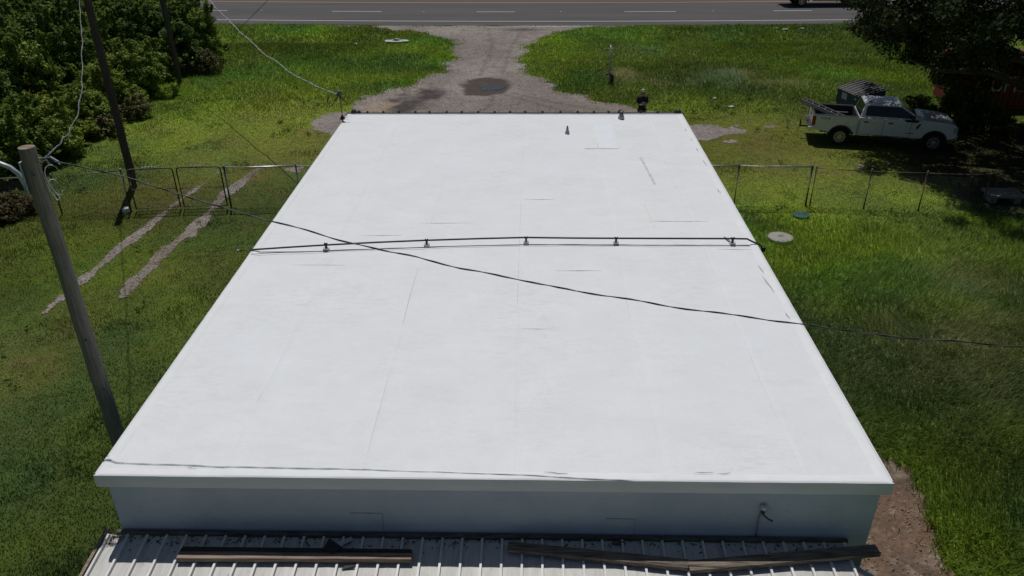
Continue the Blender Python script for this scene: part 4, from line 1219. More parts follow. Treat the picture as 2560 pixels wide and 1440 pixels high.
# ------------------------------------------------------------------ pickup truck
def make_truck():
    e = empty('pickup_truck', (0, 0, 0))
    W = 1.0
    RX, FX, WR = -1.75, 2.31, 0.415
    def arch(cx, r, n=12):
        return [(cx+r*math.cos(t), 0.42+r*math.sin(t)) for t in np.linspace(math.pi, 0, n)]
    # cab + nose: full width solid
    ra = arch(FX, 0.56)
    poly = [(-1.03, 0.58), (1.70, 0.56)] + [(x, z) for x, z in ra if z > 0.55] + [(2.93, 0.6), (3.16, 0.66), (3.22, 0.9), (3.19, 1.18), (3.02, 1.29), (2.6, 1.36), (1.75, 1.43), (1.62, 1.40), (-1.03, 1.40)]
    mb = MB(); mb.prism(poly, (0, -W, 0), (1, 0, 0), (0, 0, 1), (0, 2*W, 0)); body = mb.build('body', M['car_white'], e, bevel=0.045, seg=3)
    # hood bulge
    mb = MB(); mb.loft([[(1.72, -0.62, 1.425), (1.72, 0.62, 1.425), (2.95, 0.55, 1.29), (2.95, -0.55, 1.29)], [(1.80, -0.5, 1.46), (1.80, 0.5, 1.46), (2.85, 0.45, 1.345), (2.85, -0.45, 1.345)]]); mb.build('hood', M['car_white'], e, bevel=0.02)
    # cab greenhouse
    lo = [(-1.02, -0.95, 1.39), (1.66, -0.95, 1.39), (1.66, 0.95, 1.39), (-1.02, 0.95, 1.39)]
    hi = [(-0.84, -0.74, 1.96), (0.74, -0.74, 1.98), (0.74, 0.74, 1.98), (-0.84, 0.74, 1.96)]
    tp = [(-0.72, -0.60, 2.01), (0.62, -0.60, 2.025), (0.62, 0.60, 2.025), (-0.72, 0.60, 2.01)]
    mb = MB(); mb.loft([lo, hi, tp]); cab = mb.build('cab', M['car_white'], e, bevel=0.05, seg=3)
    for k in range(4):
        yy = -0.42+0.28*k
        mb = MB(); mb.bar((-0.66, yy, 2.02), (0.54, yy, 2.03), 0.05, 0.02); mb.build('roof_rib', M['car_white'], cab, bevel=0.006)
    for xx, yy in ((-0.62, -0.5), (-0.68, 0.5)):
        mb = MB(); mb.lathe([(0.07, 0), (0.06, 0.03), (0.02, 0.045)], (xx, yy, 2.012), n=10); mb.build('roof_antenna', M['trim'], cab)
    def on_side(u, w, s, lift=0.012):
        # point on the slanted cab side: u along x, w 0..1 from sill to roof line
        y = 0.95+(0.74-0.95)*w + lift
        return (u, s*y, 1.39+(1.97-1.39)*w)
    for s in (-1, 1):
        pts = [(-0.80, .14), (1.30, .10), (1.36, .22), (0.72, .86), (0.60, .90), (-0.66, .90), (-0.76, .80)]
        mb = MB()
        n = len(pts)
        mb.add([on_side(u, w, s) for u, w in pts]+[on_side(u, w, s, -0.03) for u, w in pts], [tuple(range(n)), tuple(range(2*n-1, n-1, -1))]+[(i, (i+1) % n, n+(i+1) % n, n+i) for i in range(n)])
        mb.build('side_window', M['glass'], e)
        mb = MB(); mb.add([on_side(0.02, .12, s, .016), on_side(.09, .12, s, .016), on_side(.07, .9, s, .016), on_side(.0, .9, s, .016)], [(0, 1, 2, 3)]); mb.build('window_pillar', M['trim'], e)
        # kick-down window line at the front door
        mb = MB(); mb.prism([(0.98, 1.31), (1.45, 1.31), (1.55, 1.41), (0.88, 1.41)], (0, s*(W+0.003), 0), (1, 0, 0), (0, 0, 1), (0, s*0.006, 0)); mb.build('window_drop', M['glass'], e)
        # door seams, handles, badge, vent
        for x in (-0.98, 0.05, 1.22):
            mb = MB(); mb.box((x, s*(W+0.001), 0.98), (0.014, 0.008, 0.76)); mb.build('door_seam', M['trim'], e)
        mb = MB(); mb.box((0.1, s*(W+0.001), 0.605), (2.2, 0.008, 0.014)); mb.build('sill_seam', M['trim'], e)
        for x in (-0.72, 0.33):
            mb = MB(); mb.box((x, s*(W+0.02), 1.20), (0.2, 0.04, 0.055)); mb.build('door_handle', M['trim'], e, bevel=0.012)
        mb = MB(); mb.prism([(1.42, 1.06), (1.50, 1.0), (1.62, 1.24), (1.55, 1.26)], (0, s*(W+0.002), 0), (1, 0, 0), (0, 0, 1), (0, s*0.02, 0)); mb.build('fender_vent', M['trim'], e)
        mb = MB(); mb.box((1.22, s*(W+0.003), 0.80), (0.34, 0.008, 0.03)); mb.build('door_badge', M['trim'], e)
        # mirror
        mb = MB(); mb.box((1.22, s*1.13, 1.50), (0.12, 0.22, 0.30)); mr = mb.build('mirror', M['trim'], e, bevel=0.03)
        mb = MB(); mb.bar((1.24, s*0.94, 1.42), (1.22, s*1.06, 1.45), 0.05, 0.05); mb.build('mirror_arm', M['trim'], mr)
        # bed side with wheel arch
        rb = arch(RX, 0.56)
        poly2 = [(-3.04, 0.72), (-2.28, 0.62)] + [(x, z) for x, z in rb if z > 0.6] + [(-1.1, 0.58), (-1.05, 0.6), (-1.05, 1.40), (-3.04, 1.40)]
        mb = MB(); mb.prism(poly2, (0, s*W, 0), (1, 0, 0), (0, 0, 1), (0, -s*0.09, 0)); mb.build('bed_side', M['car_white'], e, bevel=0.02)
        mb = MB(); mb.box((-2.04, s*(W-0.05), 1.408), (1.98, 0.11, 0.022)); mb.build('bed_rail', M['trim'], e, bevel=0.006)
        # fender flares
        for cx in (RX, FX):
            mb = MB()
            a1, a2 = arch(cx, 0.565, 18), arch(cx, 0.505, 18)
            vs, fs = [], []
            for (x1, z1), (x2, z2) in zip(a1, a2):
                vs += [(x1, s*(W+0.012), z1), (x2, s*(W+0.012), z2), (x2, s*(W-0.2), z2), (x1, s*(W-0.2), z1)]
            for i in range(17):
                for j in range(4):
                    j2 = (j+1) % 4
                    fs.append((i*4+j, i*4+j2, (i+1)*4+j2, (i+1)*4+j))
            mb.add(vs, fs); mb.build('wheel_arch', M['trim'], e)
            mb = MB(); mb.prism([(cx+0.5*math.cos(t), 0.42+0.5*math.sin(t)) for t in np.linspace(0, math.pi, 12)], (0, s*(W-0.33), 0), (1, 0, 0), (0, 0, 1), (0, -s*0.02, 0)); mb.build('wheel_well', M['trim'], e)
        # lamps
        mb = MB(); mb.box((-3.0, s*(W-0.055), 1.12), (0.16, 0.13, 0.46)); mb.build('tail_lamp', M['tail'], e, bevel=0.02)
        mb = MB(); mb.box((3.11, s*(W-0.14), 1.06), (0.2, 0.3, 0.28)); mb.build('headlight', M['lamp'], e, bevel=0.03)
        # running board
        mb = MB(); mb.box((0.25, s*(W-0.03), 0.47), (2.3, 0.16, 0.05)); mb.build('running_board', M['trim'], e, bevel=0.015)
        # four wheel badge on the bed side
        me = text_mesh('FX4', 0.2, 0.003)
        me.materials.append(M['trim'])
        o = bpy.data.objects.new('bed_lettering', me); COL.objects.link(o); o.parent = e
        o.matrix_local = Matrix.Translation((-2.5, s*(W+0.004), 1.2)) @ Matrix.Rotation(0 if s < 0 else math.pi, 4, 'Z') @ Matrix.Rotation(math.pi/2, 4, 'X') @ Matrix.Scale(1.25, 4, (1, 0, 0)) @ Matrix.Scale(0.8, 4, (0, 1, 0))
    # glass front and back
    def quad_on(p4, name, mat, d):
        mb = MB(); c = [Vector(p)+Vector(d) for p in p4]
        ctr = sum(c, Vector())/4
        mb.add([ctr+(q-ctr)*0.86 for q in c]+[ctr+(q-ctr)*0.86-Vector(d)*2.5 for q in c], [(0, 1, 2, 3), (7, 6, 5, 4)]+[(i, (i+1) % 4, 4+(i+1) % 4, 4+i) for i in range(4)]); mb.build(name, mat, e)
    quad_on([lo[1], lo[2], hi[2], hi[1]], 'windshield', M['glass'], (0.008, 0, 0.012))
    quad_on([lo[0], lo[3], hi[3], hi[0]], 'rear_window', M['glass'], (-0.012, 0, 0.004))
    # bed
    mb = MB(); mb.box((-2.04, 0, 0.86), (1.96, 1.8, 0.05)); mb.build('bed_floor', M['trim'], e)
    mb = MB(); mb.box((-1.085, 0, 1.13), (0.05, 1.8, 0.52)); mb.build('bed_front', M['trim'], e)
    for s in (-1, 1):
        mb = MB(); mb.box((-2.04, s*0.895, 1.13), (1.96, 0.012, 0.5)); mb.build('bed_liner', M['trim'], e)
        mb = MB(); mb.box((-1.75, s*0.78, 1.0), (0.95, 0.22, 0.28)); mb.build('bed_wheel_hump', M['trim'], e, bevel=0.05)
    mb = MB(); mb.box((-3.02, 0, 1.13), (0.08, 1.72, 0.56)); tg = mb.build('tailgate', M['car_white'], e, bevel=0.015)
    mb = MB(); mb.box((-3.062, 0, 1.2), (0.02, 0.3, 0.1)); mb.build('tailgate_handle', M['trim'], tg)
    mb = MB(); mb.box((-3.02, 0, 1.418), (0.09, 1.7, 0.02)); mb.build('tailgate_cap', M['trim'], tg)
    mb = MB(); mb.box((-2.97, 0, 1.13), (0.012, 1.6, 0.46)); mb.build('tailgate_liner', M['trim'], tg)
    # bumpers, grille, hitch
    mb = MB(); mb.box((-3.12, 0, 0.70), (0.2, 1.9, 0.2)); rb_ = mb.build('rear_bumper', M['chrome'], e, bevel=0.035)
    mb = MB(); mb.box((-3.13, 0, 0.805), (0.16, 1.5, 0.02)); mb.build('step_pad', M['trim'], rb_)
    mb = MB(); mb.box((-3.3, 0, 0.55), (0.4, 0.07, 0.07)); mb.box((-3.48, 0, 0.66), (0.07, 0.07, 0.26)); mb.lathe([(0.02, 0), (0.03, 0.05), (0.01, 0.09)], (-3.5, 0, 0.78), n=8); mb.build('tow_hitch', M['black'], e)
    mb = MB(); mb.box((3.2, 0, 0.68), (0.16, 1.94, 0.24)); mb.build('front_bumper', M['chrome'], e, bevel=0.04)
    mb = MB(); mb.box((3.2, 0, 1.02), (0.06, 1.35, 0.4)); gr = mb.build('grille', M['trim'], e, bevel=0.02)
    for z in (0.98, 1.12):
        mb = MB(); mb.box((3.235, 0, z), (0.03, 1.3, 0.07)); mb.build('grille_bar', M['chrome'], gr)
    mb = MB(); mb.box((0.2, 0, 0.55), (5.6, 1.1, 0.16)); mb.build('chassis', M['black'], e)
    for cx in (RX, FX):
        mb = MB(); mb.tube([(cx, -0.8, 0.415), (cx, 0.8, 0.415)], 0.07, 8); mb.build('axle', M['black'], e)
    for cx in (RX, FX):
        for s in (-1, 1):
            mb = MB(); mb.lathe([(0.24, -0.14), (0.37, -0.145), (0.405, -0.11), (0.415, -0.04), (0.415, 0.04), (0.405, 0.11), (0.37, 0.145), (0.25, 0.13), (0.245, 0.06)], (cx, s*0.86, 0.415), (0, s, 0), 28); wh = mb.build('wheel', M['tyre'], e, smooth=False)
            mb = MB(); mb.lathe([(0.25, 0.05), (0.10, 0.055), (0.02, 0.06)], (cx, s*0.86, 0.415), (0, s, 0), 24); mb.build('rim_back', M['rim_dark'], wh)
            mb = MB(); mb.lathe([(0.255, 0.12), (0.255, 0.14), (0.225, 0.14), (0.22, 0.1)], (cx, s*0.86, 0.415), (0, s, 0), 28, cap=False)
            for k in range(6):
                for dd in (-.13, .13):
                    t = k*math.pi/3+dd
                    t2 = k*math.pi/3+dd*2.0
                    mb.bar((cx+0.05*math.cos(t), s*(0.86+0.115), 0.415+0.05*math.sin(t)), (cx+0.235*math.cos(t2), s*(0.86+0.12), 0.415+0.235*math.sin(t2)), 0.035, 0.035)
            mb.lathe([(0.07, 0.08), (0.065, 0.13), (0.02, 0.14)], (cx, s*0.86, 0.415), (0, s, 0), 12)
            mb.build('rim', M['rim'], wh)
    return e
tr = make_truck()
sc_ = 0.94
ang = math.atan2(33.35-34.21, 17.59-13.78)
hx, hy = math.cos(ang), math.sin(ang)
rxn, ryn = hy, -hx
cx_ = 13.66-rxn*0.86*sc_+hx*1.75*sc_
cy_ = 34.21-ryn*0.86*sc_+hy*1.75*sc_
tr2 = copy_tree(tr)
tr.location = (cx_, cy_, float(gz(np.array([cx_]), np.array([cy_]))[0])+0.01)
tr.rotation_euler = (0, 0, ang)
tr.scale = (sc_,)*3
tag(tr, 'white crew cab pickup parked on grass beneath the oak', 'pickup truck')
tr2.location = (24.3, 70.6, 0.032)
tr2.rotation_euler = (0, 0, R(1.5))
tr2.scale = (1.05,)*3
tag(tr2, 'white pickup driving along the highway, cut by photo top', 'pickup truck')

# ladder and tools in the bed of the parked truck
tr_m = Matrix.Translation(tr.location) @ Matrix.Rotation(ang, 4, 'Z') @ Matrix.Scale(sc_, 4)
la, lb = tr_m @ Vector((-1.2, -0.62, 0.98)), tr_m @ Vector((-3.55, 0.28, 1.70))
lad = tag(empty('extension_ladder', la), 'grey extension ladder sticking up out of the truck bed', 'ladder')
dv = (lb-la).normalized()
sv = dv.cross(Vector((0, 0, 1))).normalized()
uv = sv.cross(dv).normalized()
L_ = (lb-la).length
for lay, z_, l0, l1, w in ((0, 0.0, 0, L_*0.97, 0.42), (1, 0.07, 0.06, L_, 0.36)):
    for s in (-1, 1):
        mb = MB(la); mb.bar(la+dv*l0+sv*(s*w/2)+uv*z_, la+dv*l1+sv*(s*w/2)+uv*z_, 0.03, 0.085); mb.build('side_rail', M['fibre'], lad)
    k = 0.18
    while k < l1-0.1:
        mb = MB(la); mb.tube([la+dv*k-sv*(w/2)+uv*z_, la+dv*k+sv*(w/2)+uv*z_], 0.017, 6); mb.build('rung', M['alu'], lad)
        k += 0.30
q = tr_m @ Vector((-2.62, -0.55, 0.90))
e = tag(empty('yellow_level', q, ang), 'yellow handled tool lying in the truck bed beside ladder', 'tool')
mb = MB(); mb.bar((-0.28, 0, 0.1), (0.3, -0.06, 0.08), 0.05, 0.06); mb.build('tool_shaft', M['white_trash'], e)
mb = MB(); mb.box((-0.32, 0.02, 0.16), (0.12, 0.16, 0.2)); mb.build('tool_handle', M['yellow'], e, bevel=.02)

# ------------------------------------------------------------------ dumpster
de = tag(empty('dumpster', (15.95, 38.35, float(gz(np.array([16.1]), np.array([38.3]))[0])), R(14)), 'dark blue dumpster with ribbed black lid behind parked pickup', 'dumpster')
DW, DD = 1.95, 1.6       # width along y, depth along x (front faces -x)
mb = MB()
de.scale = (0.78, 1.0, 1.0)
poly = [(-0.62, 0.1), (0.75, 0.1), (0.80, 1.52), (-0.80, 1.22), (-0.80, 0.75)]
mb.prism(poly, (0, -DW/2, 0), (1, 0, 0), (0, 0, 1), (0, DW, 0)); mb.build('bin_body', M['dumpster'], de, bevel=0.02)
for s in (-1, 1):
    mb = MB(); mb.box((0.0, s*(DW/2+0.05), 0.72), (1.3, 0.09, 0.16)); mb.build('fork_pocket', M['dumpster'], de, bevel=.01)
    mb = MB(); mb.box((0.1, s*(DW/2+0.02), 1.15), (0.06, 0.04, 0.5)); mb.box((-0.5, s*(DW/2+0.02), 0.9), (0.06, 0.04, 0.5)); mb.build('side_rib', M['dumpster'], de)
for k in range(2):
    y0, y1 = -DW/2-0.03 + k*(DW/2+0.04), -DW/2-0.03+k*(DW/2+0.04)+DW/2+0.02
    mb = MB(); mb.loft([[(-0.88, y0, 1.225), (-0.88, y1, 1.225), (-0.88, y1, 1.26), (-0.88, y0, 1.26)], [(0, y0, 1.42), (0, y1, 1.42), (0, y1, 1.455), (0, y0, 1.455)], [(0.84, y0, 1.545), (0.84, y1, 1.545), (0.84, y1, 1.58), (0.84, y0, 1.58)]])
    ld = mb.build('lid', M['lid'], de)
    for j in range(4):
        yy = y0+(j+0.5)*(y1-y0)/4
        mb = MB(); mb.tube([(-0.86, yy, 1.26), (-0.45, yy, 1.37), (0, yy, 1.465), (0.45, yy, 1.535), (0.82, yy, 1.585)], 0.035, 6); mb.build('lid_rib', M['lid'], ld, smooth=True)
mb = MB(); mb.tube([(0.84, -DW/2-0.05, 1.57), (0.84, DW/2+0.05, 1.57)], 0.03, 8); mb.build('hinge_bar', M['lid'], de)
mb = MB(); mb.box((-0.805, 0.35, 1.0), (0.012, 0.4, 0.3)); mb.build('label_plate', M['sticker'], de)
mb = MB(); mb.box((-0.81, -0.55, 1.08), (0.012, 0.12, 0.1)); mb.build('label_plate', M['sticker'], de)

# ------------------------------------------------------------------ red container behind the oak
ce = tag(empty('red_container', (24.3, 40.8, 0), R(-2)), 'faded red corrugated container with big white letters behind oak', 'container')
mb = MB()
LX, HZ = 6.1, 2.6
prof = []
x = -LX/2
while x < LX/2-0.01:
    prof += [(x, 0), (x+0.10, 0), (x+0.14, 0.04), (x+0.24, 0.04), (x+0.28, 0)]
    x += 0.28
n = len(prof)
mb.add([(a, -1.22-b, 0.15) for a, b in prof]+[(a, -1.22-b, HZ-0.1) for a, b in prof], [(i, i+1, n+i+1, n+i) for i in range(n-1)])
mb.build('corrugated_side', M['red_steel'], ce)
mb = MB(); mb.box((0, 0.02, HZ/2), (LX, 2.4, HZ-0.3)); mb.build('shell', M['red_steel'], ce)
for z in (0.12, HZ-0.06):
    mb = MB(); mb.box((0, -1.235, z), (LX+0.1, 0.12, 0.14)); mb.build('side_beam', M['red_steel'], ce)
for xx in (-LX/2, LX/2):
    mb = MB(); mb.box((xx, -1.235, HZ/2), (0.14, 0.13, HZ)); mb.build('corner_post', M['red_steel'], ce)
me = text_mesh('UPI', 1.12, 0.004); me.materials.append(M['letter'])
o = bpy.data.objects.new('lettering', me); COL.objects.link(o); o.parent = ce
o.matrix_local = Matrix.Translation((-0.85, -1.272, 0.92)) @ Matrix.Rotation(math.pi/2, 4, 'X') @ Matrix.Scale(0.8, 4, (1, 0, 0))

# ------------------------------------------------------------------ person with a drone controller
def skin_mesh(name, verts, edges, radii, mat, parent, sub=2, root=0):
    me = bpy.data.meshes.new(name)
    me.from_pydata(verts, edges, [])
    o = bpy.data.objects.new(name, me)
    COL.objects.link(o)
    me.materials.append(mat)
    o.modifiers.new('skin', 'SKIN')
    for i, r in enumerate(radii):
        sv_ = me.skin_vertices[0].data[i]
        sv_.radius = r if isinstance(r, tuple) else (r, r)
        sv_.use_root = (i == root)
    md = o.modifiers.new('sub', 'SUBSURF'); md.levels = sub; md.render_levels = sub
    o.parent = parent
    return o
px_, py_ = 5.2, 36.6
PSC = (0.86, 0.95, 1.0)
pe = tag(empty('person', (px_, py_, float(gz(np.array([px_]), np.array([py_]))[0])+0.02), R(4)), 'person in black shirt, grey shorts and cap holding a controller', 'person')
pe.scale = PSC
# body faces -y (toward the camera)
V_ = [(0, 0, 0.98), (0, 0.01, 1.15), (0, 0.01, 1.32), (0, 0.01, 1.45), (0, 0.0, 1.53), (0, -0.015, 1.60), (0, -0.02, 1.70), (0, -0.01, 1.775),
      (0.19, 0.01, 1.44), (0.27, -0.03, 1.17), (0.13, -0.26, 1.18), (0.09, -0.31, 1.20),
      (-0.19, 0.01, 1.44), (-0.27, -0.03, 1.17), (-0.13, -0.26, 1.18), (-0.09, -0.31, 1.20),
      (0.11, 0, 0.90), (0.13, -0.01, 0.50), (0.14, 0.02, 0.09), (0.15, -0.12, 0.045),
      (-0.11, 0, 0.90), (-0.13, -0.01, 0.50), (-0.14, 0.02, 0.09), (-0.15, -0.12, 0.045)]
E_ = [(0, 1), (1, 2), (2, 3), (3, 4), (4, 5), (5, 6), (6, 7), (3, 8), (8, 9), (9, 10), (10, 11), (3, 12), (12, 13), (13, 14), (14, 15), (0, 16), (16, 17), (17, 18), (18, 19), (0, 20), (20, 21), (21, 22), (22, 23)]
Rd = [(0.14, 0.10), (0.13, 0.10), (0.14, 0.10), (0.10, 0.08), 0.062, (0.075, 0.085), (0.082, 0.098), (0.06, 0.07), 0.055, 0.048, 0.036, 0.03, 0.055, 0.048, 0.036, 0.03, 0.095, 0.062, 0.042, 0.04, 0.095, 0.062, 0.042, 0.04]
skin_mesh('body', V_, E_, Rd, M['skin'], pe)
# shirt with short sleeves
V2 = [(0, 0, 0.83), (0, 0.005, 1.12), (0, 0.01, 1.33), (0, 0.012, 1.49), (0.20, 0.012, 1.45), (0.275, -0.01, 1.20), (-0.20, 0.012, 1.45), (-0.275, -0.01, 1.20)]
skin_mesh('shirt', V2, [(0, 1), (1, 2), (2, 3), (3, 4), (4, 5), (3, 6), (6, 7)], [(0.235, 0.17), (0.22, 0.17), (0.225, 0.17), (0.14, 0.125), 0.115, 0.095, 0.115, 0.095], M['shirt'], pe)
V3 = [(0, 0, 0.96), (0.11, 0, 0.86), (0.135, 0, 0.52), (-0.11, 0, 0.86), (-0.135, 0, 0.52)]
skin_mesh('shorts', V3, [(0, 1), (1, 2), (0, 3), (3, 4)], [(0.20, 0.14), 0.135, 0.12, 0.135, 0.12], M['shorts'], pe)
mb = MB(); mb.lathe([(0.103, 0), (0.105, 0.04), (0.09, 0.085), (0.05, 0.115), (0.01, 0.122)], (0, -0.012, 1.735), n=16); cp = mb.build('cap', M['cap'], pe, smooth=True)
mb = MB(); mb.prism([(-0.085, 0), (-0.07, -0.09), (0, -0.115), (0.07, -0.09), (0.085, 0)], (0, -0.09, 1.735), (1, 0, 0), (0, 1, -0.15), (0, 0, 0.012)); mb.build('cap_brim', M['cap'], cp)
mb = MB(); mb.box((0, -0.118, 1.685), (0.15, 0.02, 0.04)); mb.build('sunglasses', M['trim'], pe, bevel=.006)
mb = MB(); mb.lathe([(0.012, 0), (0.016, 0.02), (0.01, 0.045)], (0, -0.112, 1.64), (0, -0.3, 1), 8); mb.build('nose', M['skin'], pe, smooth=True)
mb = MB(); mb.box((0, -0.10, 1.598), (0.05, 0.02, 0.01)); mb.build('mouth', M['tail'], pe)
for s in (-1, 1):
    mb = MB(); mb.lathe([(0.02, 0), (0.024, 0.012), (0.012, 0.02)], (s*0.08, -0.01, 1.665), (s, 0, 0), 8); mb.build('ear', M['skin'], pe, smooth=True)
    vs, es, rs = [(s*0.095, -0.30, 1.20), (s*0.09, -0.35, 1.205)], [(0, 1)], [(0.03, 0.022), (0.034, 0.02)]
    for k in range(4):
        b0 = len(vs)
        zz = 1.225-0.018*k
        ln_ = (0.038, 0.044, 0.04, 0.032)[k]
        vs += [(s*0.088, -0.372, zz), (s*(0.083-ln_*0.3), -0.39, zz), (s*(0.08-ln_), -0.378, zz-.004)]
        es += [(1, b0), (b0, b0+1), (b0+1, b0+2)]
        rs += [0.0095, 0.009, 0.0075]
    b0 = len(vs)
    vs += [(s*0.07, -0.335, 1.235), (s*0.05, -0.345, 1.255)]
    es += [(0, b0), (b0, b0+1)]
    rs += [0.011, 0.009]
    skin_mesh('hand', vs, es, rs, M['skin'], pe, 1)
    mb = MB(); mb.box((s*0.145, -0.06, 0.05), (0.1, 0.28, 0.09)); mb.build('shoe', M['shoe'], pe, bevel=.03)
co = empty('drone_controller', (px_, py_, pe.location.z), R(4))
tag(co, 'small dark remote controller held at chest height by person', 'controller')
mb = MB(); mb.box((0, -0.375, 1.21), (0.17, 0.10, 0.035)); mb.build('controller_body', M['galv_dark'], co, bevel=.01)
mb = MB(); mb.box((0, -0.33, 1.285), (0.16, 0.012, 0.09), Matrix.Rotation(0.5, 3, 'X')); mb.build('controller_screen', M['sticker'], co, bevel=.004)

# ------------------------------------------------------------------ trees and shrubs
def leaf_cloud(clumps, per, lsize, lw, cols, up=0.5, seed=0, flat=0.8):
    """clumps: array (n,4) centre+radius. returns verts, faces(quads), colours"""
    g = np.random.default_rng(seed)
    n = len(clumps)
    N = n*per
    ci = np.repeat(np.arange(n), per)
    d = g.normal(size=(N, 3)); d /= np.linalg.norm(d, axis=1, keepdims=True)
    rad = g.random(N)**0.45
    c = clumps[ci]
    pos = c[:, :3] + d*(rad*c[:, 3])[:, None]*np.array([1, 1, flat])
    nrm = d + np.array([0, 0, up]) + g.normal(size=(N, 3))*0.55
    nrm /= np.linalg.norm(nrm, axis=1, keepdims=True)
    t = g.normal(size=(N, 3)); t -= nrm*(t*nrm).sum(1, keepdims=True); t /= np.linalg.norm(t, axis=1, keepdims=True)
    b = np.cross(nrm, t)
    s = lsize*(0.6+0.8*g.random(N))[:, None]
    w = lw*(0.6+0.8*g.random(N))[:, None]
    v = np.stack([pos-t*s, pos-b*w+nrm*w*0.25, pos+t*s, pos+b*w+nrm*w*0.25], 1).reshape(-1, 3)
    f = np.arange(N*4).reshape(N, 4)
    k = g.random(n)[ci]*0.6+g.random(N)*0.4
    cc = cols[0][None]*(1-k[:, None]) + cols[1][None]*k[:, None]
    cc = cc*(0.75+0.5*g.random(N))[:, None]
    return v, f, np.repeat(cc, 4, axis=0)

def shrub_meshes(kind, seed, h, r, nclump, per, lsize, cols):
    g = np.random.default_rng(seed)
    cl = []
    for k in range(nclump):
        a = g.random()*2*math.pi
        zz = g.random()**0.8
        rr_ = r*(1.05-0.55*zz**2.2)*(0.35+0.65*g.random()**0.45)
        lob = 1+0.25*math.sin(a*3+seed)+0.15*math.sin(a*5-seed*2)
        cl.append((rr_*lob*math.cos(a), rr_*lob*math.sin(a), h*(0.08+0.9*zz)*(1+0.12*math.sin(a*2+seed)), 0.2+0.24*g.random()))
    for k in range(int(nclump*0.12)):          # shoots breaking the outline
        a = g.random()*2*math.pi
        q = r*g.random()*0.8
        for j in range(3):
            cl.append((q*math.cos(a)*(1+.05*j), q*math.sin(a)*(1+.05*j), h*(0.98+0.07*j+0.06*g.random()), 0.14-0.03*j))
    return leaf_cloud(np.array(cl), per, lsize, lsize*0.45, cols, 0.6, seed)

def stems(h, r, n, seed, thick=0.05):
    rnd = random.Random(seed)
    mb = MB()
    for k in range(n):
        a = rnd.uniform(0, 6.28)
        q = r*rnd.uniform(.2, .7)
        pts = [(0.12*math.cos(a), 0.12*math.sin(a), -0.05), (q*.35*math.cos(a), q*.35*math.sin(a), h*.3), (q*.7*math.cos(a+.2), q*.7*math.sin(a+.2), h*.6), (q*math.cos(a+.3), q*math.sin(a+.3), h*.88)]
        mb.tube(pts, [thick, thick*.8, thick*.55, thick*.25], 6)
    return mb
g_a = (np.array([0.10, 0.155, 0.024]), np.array([0.26, 0.35, 0.055]))
g_b = (np.array([0.125, 0.185, 0.024]), np.array([0.31, 0.38, 0.06]))
g_c = (np.array([0.06, 0.115, 0.024]), np.array([0.16, 0.245, 0.05]))
protos = []
for i, (h, r, nc, cols, nm) in enumerate(((3.1, 1.9, 190, g_a, 'thicket_shrub'), (2.7, 1.8, 180, g_b, 'thicket_shrub'), (3.6, 2.0, 210, g_c, 'thicket_shrub'), (2.2, 1.5, 140, g_a, 'thicket_shrub'))):
    e = empty(nm, (0, 0, -50))
    v, f, c = shrub_meshes(nm, 300+i*7, h, r, nc, 105, 0.085, cols)
    mesh_np('crown', v, f, M['leaf'], e, col=c)
    stems(h, r, 8, i).build('trunk', M['bark'], e, smooth=True)
    protos.append(e)
spots = [(-21.0, 50.4, 0), (-22.0, 48.0, 2), (-22.2, 45.6, 3), (-21.3, 42.4, 0), (-21.6, 39.2, 1), (-21.4, 36.5, 3), (-21.4, 33.6, 1), (-21.7, 30.7, 0), (-22.6, 28.0, 1),
         (-23.2, 53.2, 2), (-23.6, 50.0, 1), (-23.6, 46.6, 2), (-24.0, 43.4, 0), (-24.3, 40.2, 2), (-24.4, 37.0, 0), (-24.6, 33.8, 2), (-25.0, 30.4, 1),
         (-25.8, 57.0, 2), (-26.2, 53.2, 0), (-26.5, 49.5, 1), (-26.8, 45.8, 2), (-27.2, 42.2, 1), (-27.6, 38.6, 0), (-28, 35.0, 2),
         (-28.6, 60.0, 0), (-28.9, 56.2, 2), (-29.4, 52.4, 1), (-29.8, 48.6, 0), (-30.4, 44.6, 2), (-31, 40.6, 1),
         (-31.4, 61.4, 2), (-32.0, 57.6, 0), (-32.6, 53.6, 1), (-33.2, 49.6, 2), (-34.6, 60.5, 1), (-35.6, 56.4, 0), (-38, 60.8, 2)]
used = [False]*4
for i, (x, y, k) in enumerate(spots):
    if not used[k]:
        e = protos[k]; used[k] = True
    else:
        e = copy_tree(protos[k])
    back = -x > 23
    e.location = (x+random.uniform(-.3, .3), y+random.uniform(-.3, .3), float(gz(np.array([x]), np.array([y]))[0])-0.05)
    e.rotation_euler = (0, 0, random.uniform(0, 6.28))
    s = random.uniform(.88, 1.12)*(1.1 if back else 0.92)
    e.scale = (s, s, s*random.uniform(.9, 1.12))
    if i < 9:
        tag(e, 'green shrub on the front edge of thicket facing the lawn', 'shrub', 'front shrubs of the roadside thicket')
    else:
        tag(e, 'green shrub deeper inside the roadside thicket behind its front edge', 'shrub', 'inner shrubs of the roadside thicket')
